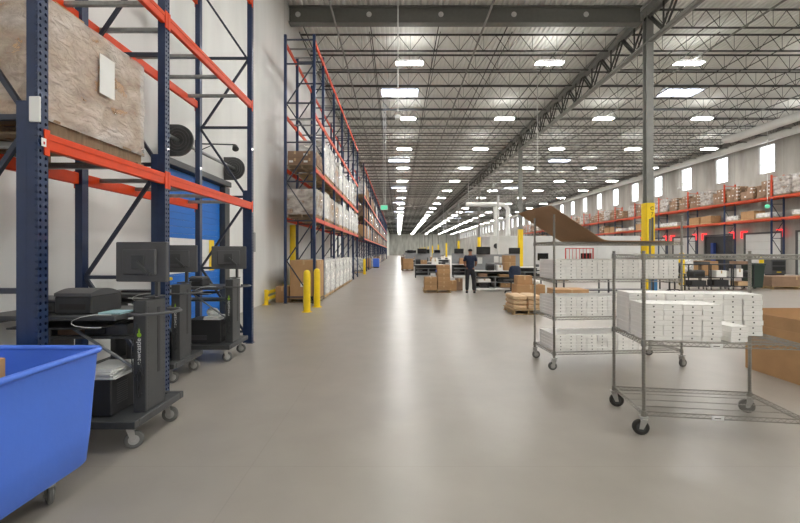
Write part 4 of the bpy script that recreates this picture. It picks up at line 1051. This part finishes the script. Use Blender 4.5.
dc=thing('dock_cabinet','dark grey control cabinet standing before the dock wall rack','cabinet',(25.6,27.2,0)); MB().bbox((-.5,-.3,.1),(.5,.3,1.15),.02).build('cabinet_body',DGREY,dc); MB().bbox((-.45,-.25,0),(.45,.25,.099),.01).build('plinth',BLACKP,dc)
for z in (.35,.7): MB().bbox((-.42,-.325,z),(.42,-.301,z+.28),.006).build('drawer',BLACKP,dc)
MB().box((-.15,-.33,.22),(.15,-.326,.28)).build('yellow_label',YEL,dc)
# dark low conveyor table behind the carts
def conveyor(label,x,y,w):
    t=thing('roller_table',label,'roller table',(x,y,0)); MB().bbox((-w/2,-.35,.66),(w/2,-.31,.76),.004).bbox((-w/2,.31,.66),(w/2,.35,.76),.004).build('side_rail',BLACK,t)
    m=MB(); n=int(w/.12)
    for k in range(n): x_=-w/2+.06+.12*k; m.tube((x_,-.305,.72),(x_,.305,.72),.024,8)
    m.build('rollers',GALV,t)
    for sx in (-1,0,1):
        for sy in (-1,1): MB().bbox((sx*(w/2-.05)-.025,sy*.33-.02,0),(sx*(w/2-.05)+.025,sy*.33+.02,.659),.003).build('leg',BLACK,t)
    MB().bbox((-w/2+.08,-.28,.25),(w/2-.08,.28,.28),.003).build('shelf',BLACKP,t); return t
conveyor('dark roller table seen through the tall wire cart',7.3,14.2,3.2)
tray(6.6,14.2,.747,.6,.4,.2,'black open tote on the roller table, aisle end',BLACKP,'tote','plastic_tote'); tray(7.6,14.2,.747,.6,.4,.2,'dark green open tote on the roller table, middle',DGREEN,'tote','plastic_tote')
tag(MB().bbox((-.1,-.1,0),(.1,.1,1.2),.01).build('blue_post',mat('post_blue',(60,120,170),.5),loc=(9.05,14.2,0)),'short blue post at the end of the roller table','post')
# black office-like rolling chairs
def stool(label,x,y):
    t=thing('work_stool',label,'stool',(x,y,0)); m=MB()
    for k in range(5): a=2*pi*k/5+.3; m.bar((0,0,.09),(.26*cos(a),.26*sin(a),.06),.035,.03); m.lathe((.26*cos(a)-.012,.26*sin(a),.028),(1,0,0),[(.028,0),(.028,.024)],10)
    m.build('star_base',BLACKP,t); MB().tube((0,0,.1),(0,0,.55),.022,8).lathe((0,0,.55),(0,0,1),[(.15,0),(.19,.02),(.19,.07),(.15,.09)],20).build('seat',BLACKP,t,True)
stool('black work stool on casters beyond the roller table',10.6,15.6); stool('black work stool on casters beside the large black printer',11.2,16.2)
# white machine enclosure with ducts
wm=thing('machine_enclosure','long white machine enclosure behind the benches','machine',(1.25,33.4,0))
for k in range(7): MB().bbox((6.4+1.8*k+.004,0,.1),(6.4+1.8*(k+1)-.004,3,2.95),.01).build('enclosure_panel',WHITEM,wm)
MB().box((6.5,.1,0),(18.9,2.9,.1)).build('plinth',BLACKP,wm)
MB().lathe((6.95,-.001,2.1),(0,-1,0),[(.22,0),(.22,.03),(.18,.035)],20).build('round_window',BLACKP,wm,True)
for k in (2,4): MB().bbox((6.4+1.8*k+.4,-.03,.9),(6.4+1.8*k+1.3,-.002,1.5),.01).build('inspection_window',SCREEN,wm)
dm=thing('extraction_duct','white overhead extraction duct with two drops into the machine enclosure','duct',(1.25,33.4,0),0)
MB().path([(4.6,1,5.7),(7.0,1,5.7),(7.9,1,5.65),(8.2,1,5.3),(8.2,1,2.96)],.19,12).build('main_duct',DUCT,dm,True)
MB().path([(7.1,1,5.5),(7.15,1,5.2),(7.15,1,2.96)],.18,12).build('branch_duct',DUCT,dm,True)
for x in (5.2,6.6): MB().tube((x,1,5.88),(x,1,10.75),.012,4).build('hanger',GALV,dm)
for (x,y,h,lb) in ((6.0,24,5.0,'slim white pole standing before the machine enclosure'),):
    tag(MB().lathe((x,y,0),(0,0,1),[(.07,0),(.07,h)],12).build('utility_pole',WHITEM,None,True),lb,'pole')
# background pallets of cartons beyond the machine
for i,(x,y,p) in enumerate(((7.8,41,0),(11,41,1),(14,41,3),(9.0,22.6,0),(17,41,2),(20.5,38,1),(20,26,0),(22,30,3),(2.6,36,0),(1.2,45,1),(3.4,45.5,0),(1.4,55,3),(3.6,57,0),(1.0,70,1),(3,73,0),(5.5,72,3),(6.4,60,1),(12,60,0),(15,62,1),(1.4,82,0),(3.2,86,1),(6,90,3),(.8,34.5,0),(.9,49.5,2))):
    FL=['behind the white machine enclosure, aisle end','behind the white machine enclosure, second along','behind the white machine enclosure, third along','beside the bench at the second column guard','behind the white machine enclosure, fourth along','beyond the far end of the white enclosure','between the columns and the dock wall rack','close to the dock wall rack on the open floor','behind the third bench along the aisle edge','at the aisle edge past the distant bench','beside the distant bench, inner side','by the small far bench at the aisle edge','past the small far benches, inner side','far out at the aisle edge','far out, inner of two','far out before the last columns']
    DPP[p].put((x,y,.002),rn.uniform(-.2,.2),('%s load on the floor %s'%(('brown carton','film-wrapped carton','big carton','white carton')[p],FL[i])) if i<16 else 'tiny carton load standing on the far floor','carton loads standing on the floor')
# red barrier frames near far dock
rb=thing('red_cage','red wire-sided stacking frame behind the machine enclosure','stacking frame',(11.9,26.2,0)); m=MB()
for k in range(9): m.bar((-.9+.225*k,0,.1),(-.9+.225*k,0,1.85),.03,.03)
for z in (.15,1.0,1.83): m.bar((-.92,0,z),(.92,0,z),.04,.05)
m.build('front_grille',REDP,rb)
for x in (-.9,.9): MB().bbox((x-.03,.03,0),(x+.03,.09,1.85),.004).bbox((x-.03,.09,0),(x+.03,.8,.06),.004).build('leg',REDP,rb)

# ---------------------------------------------------------------- worker
def skinned(name,verts,edges,radii,mt,parent,root=0,sub=2):
    me=bpy.data.meshes.new(name); me.from_pydata(verts,edges,[]); o=bpy.data.objects.new(name,me); COL.objects.link(o); me.materials.append(mt)
    md=o.modifiers.new('skin','SKIN'); md.use_smooth_shade=True
    if not me.skin_vertices: me.attributes  # layer is created with the modifier below
    return o,me,md
def skin_obj(name,verts,edges,radii,mt,parent,root=0,sub=2):
    import bmesh
    bm=bmesh.new(); lay=bm.verts.layers.skin.verify(); bv=[]
    for i,v in enumerate(verts):
        q=bm.verts.new(v); r=radii[i]; q[lay].radius=r if isinstance(r,tuple) else (r,r); q[lay].use_root=(i==root); bv.append(q)
    for a,b in edges: bm.edges.new((bv[a],bv[b]))
    me=bpy.data.meshes.new(name); bm.to_mesh(me); bm.free(); me.materials.append(mt)
    o=bpy.data.objects.new(name,me); COL.objects.link(o); o.parent=parent
    md=o.modifiers.new('skin','SKIN'); md.use_smooth_shade=True; s_=o.modifiers.new('sub','SUBSURF'); s_.levels=sub; s_.render_levels=sub
    return o
PX,PY=2.82,15.62
pe=thing('person','person in a navy t-shirt and dark trousers working at the bench, seen from behind','person',(PX,PY,0),R(-12))
bv=[(0,0,.95),(0,0,1.08),(0,.01,1.22),(0,.02,1.38),(0,.02,1.47),(0,.035,1.54),(0,.05,1.62),(0,.055,1.69),
    (-.18,.02,1.42),(-.23,.05,1.17),(-.2,.26,1.07),(-.18,.34,1.06),(.18,.02,1.42),(.23,.05,1.17),(.2,.26,1.07),(.18,.34,1.06),
    (-.1,0,.9),(-.11,.01,.5),(-.12,-.02,.1),(-.13,.12,.04),(.1,0,.9),(.13,.0,.5),(.15,-.02,.1),(.17,.12,.04)]
be=[(0,1),(1,2),(2,3),(3,4),(4,5),(5,6),(6,7),(3,8),(8,9),(9,10),(10,11),(3,12),(12,13),(13,14),(14,15),(0,16),(16,17),(17,18),(18,19),(0,20),(20,21),(21,22),(22,23)]
br=[(.14,.1),(.13,.09),(.14,.1),(.14,.1),.06,.055,.085,.075,.055,.045,.035,.03,.055,.045,.035,.03,.085,.06,.04,.035,.085,.06,.04,.035]
skin_obj('body',bv,be,br,SKIN,pe)
skin_obj('shirt',[(0,0,.84),(0,0,1.08),(0,.01,1.24),(0,.015,1.37),(0,.02,1.46),(-.18,.02,1.42),(-.235,.04,1.22),(.18,.02,1.42),(.235,.04,1.22)],[(0,1),(1,2),(2,3),(3,4),(3,5),(5,6),(3,7),(7,8)],[(.175,.125),(.165,.115),(.175,.125),(.17,.12),.075,.075,.062,.075,.062],NAVY,pe)
skin_obj('trousers',[(0,0,1.04),(0,0,.88),(-.1,0,.8),(-.115,.01,.5),(-.125,-.02,.09),(.1,0,.8),(.13,.0,.5),(.15,-.02,.09)],[(0,1),(1,2),(2,3),(3,4),(1,5),(5,6),(6,7)],[(.15,.1),(.16,.115),.1,.08,.065,.1,.08,.065],PANTS,pe)
skin_obj('hair',[(0,.03,1.6),(0,.035,1.68),(0,.05,1.72)],[(0,1),(1,2)],[.078,.098,.07],HAIR,pe)
for s_,x in ((-1,-.13),(1,.165)):
    MB().loft([[(x+a*.05,b*.13+.06,z) for (a,b) in ((cos(t*pi/6),sin(t*pi/6)) for t in range(12))] for z in (0,.05)]+[[(x+a*.035,b*.09+.05,.1) for (a,b) in ((cos(t*pi/6),sin(t*pi/6)) for t in range(12))]]).build('shoe',BLACKP,pe,True)
    hx=-.175 if s_<0 else .175
    MB().bbox((hx-.04,.33,1.045),(hx+.04,.42,1.07),.01).build('palm',SKIN,pe)
    for q in range(4): MB().path([(hx-.03+.02*q,.42,1.058),(hx-.032+.021*q,.46,1.05),(hx-.032+.021*q,.49-.008*abs(q-1.4),1.03)],.0085,6).build('finger',SKIN,pe,True)
    MB().path([(hx-s_*.038,.35,1.058),(hx-s_*.065,.38,1.05),(hx-s_*.07,.41,1.04)],.0095,6).build('thumb',SKIN,pe,True)
for s_ in (-1,1): MB().lathe((s_*.088,.06,1.645),(s_,0,0),[(.02,0),(.026,.006),(.018,.012)],10).build('ear',SKIN,pe,True)

# ---------------------------------------------------------------- world, camera
w=bpy.data.worlds.new('world'); scn.world=w; w.use_nodes=True; bg=w.node_tree.nodes['Background']; bg.inputs[0].default_value=(.9,.95,1,1); bg.inputs[1].default_value=3.0
cam=bpy.data.cameras.new('camera'); co=bpy.data.objects.new('camera',cam); COL.objects.link(co); co.location=(0,0,1.6); co.rotation_euler=(pi/2,0,0)
cam.sensor_width=36; cam.lens=18; cam.shift_x=.0025; cam.shift_y=-9.5/800; cam.clip_start=.05; cam.clip_end=400
scn.camera=co
scn.view_settings.view_transform='Standard'; scn.view_settings.look='None'; scn.view_settings.gamma=1; scn.view_settings.exposure=.88
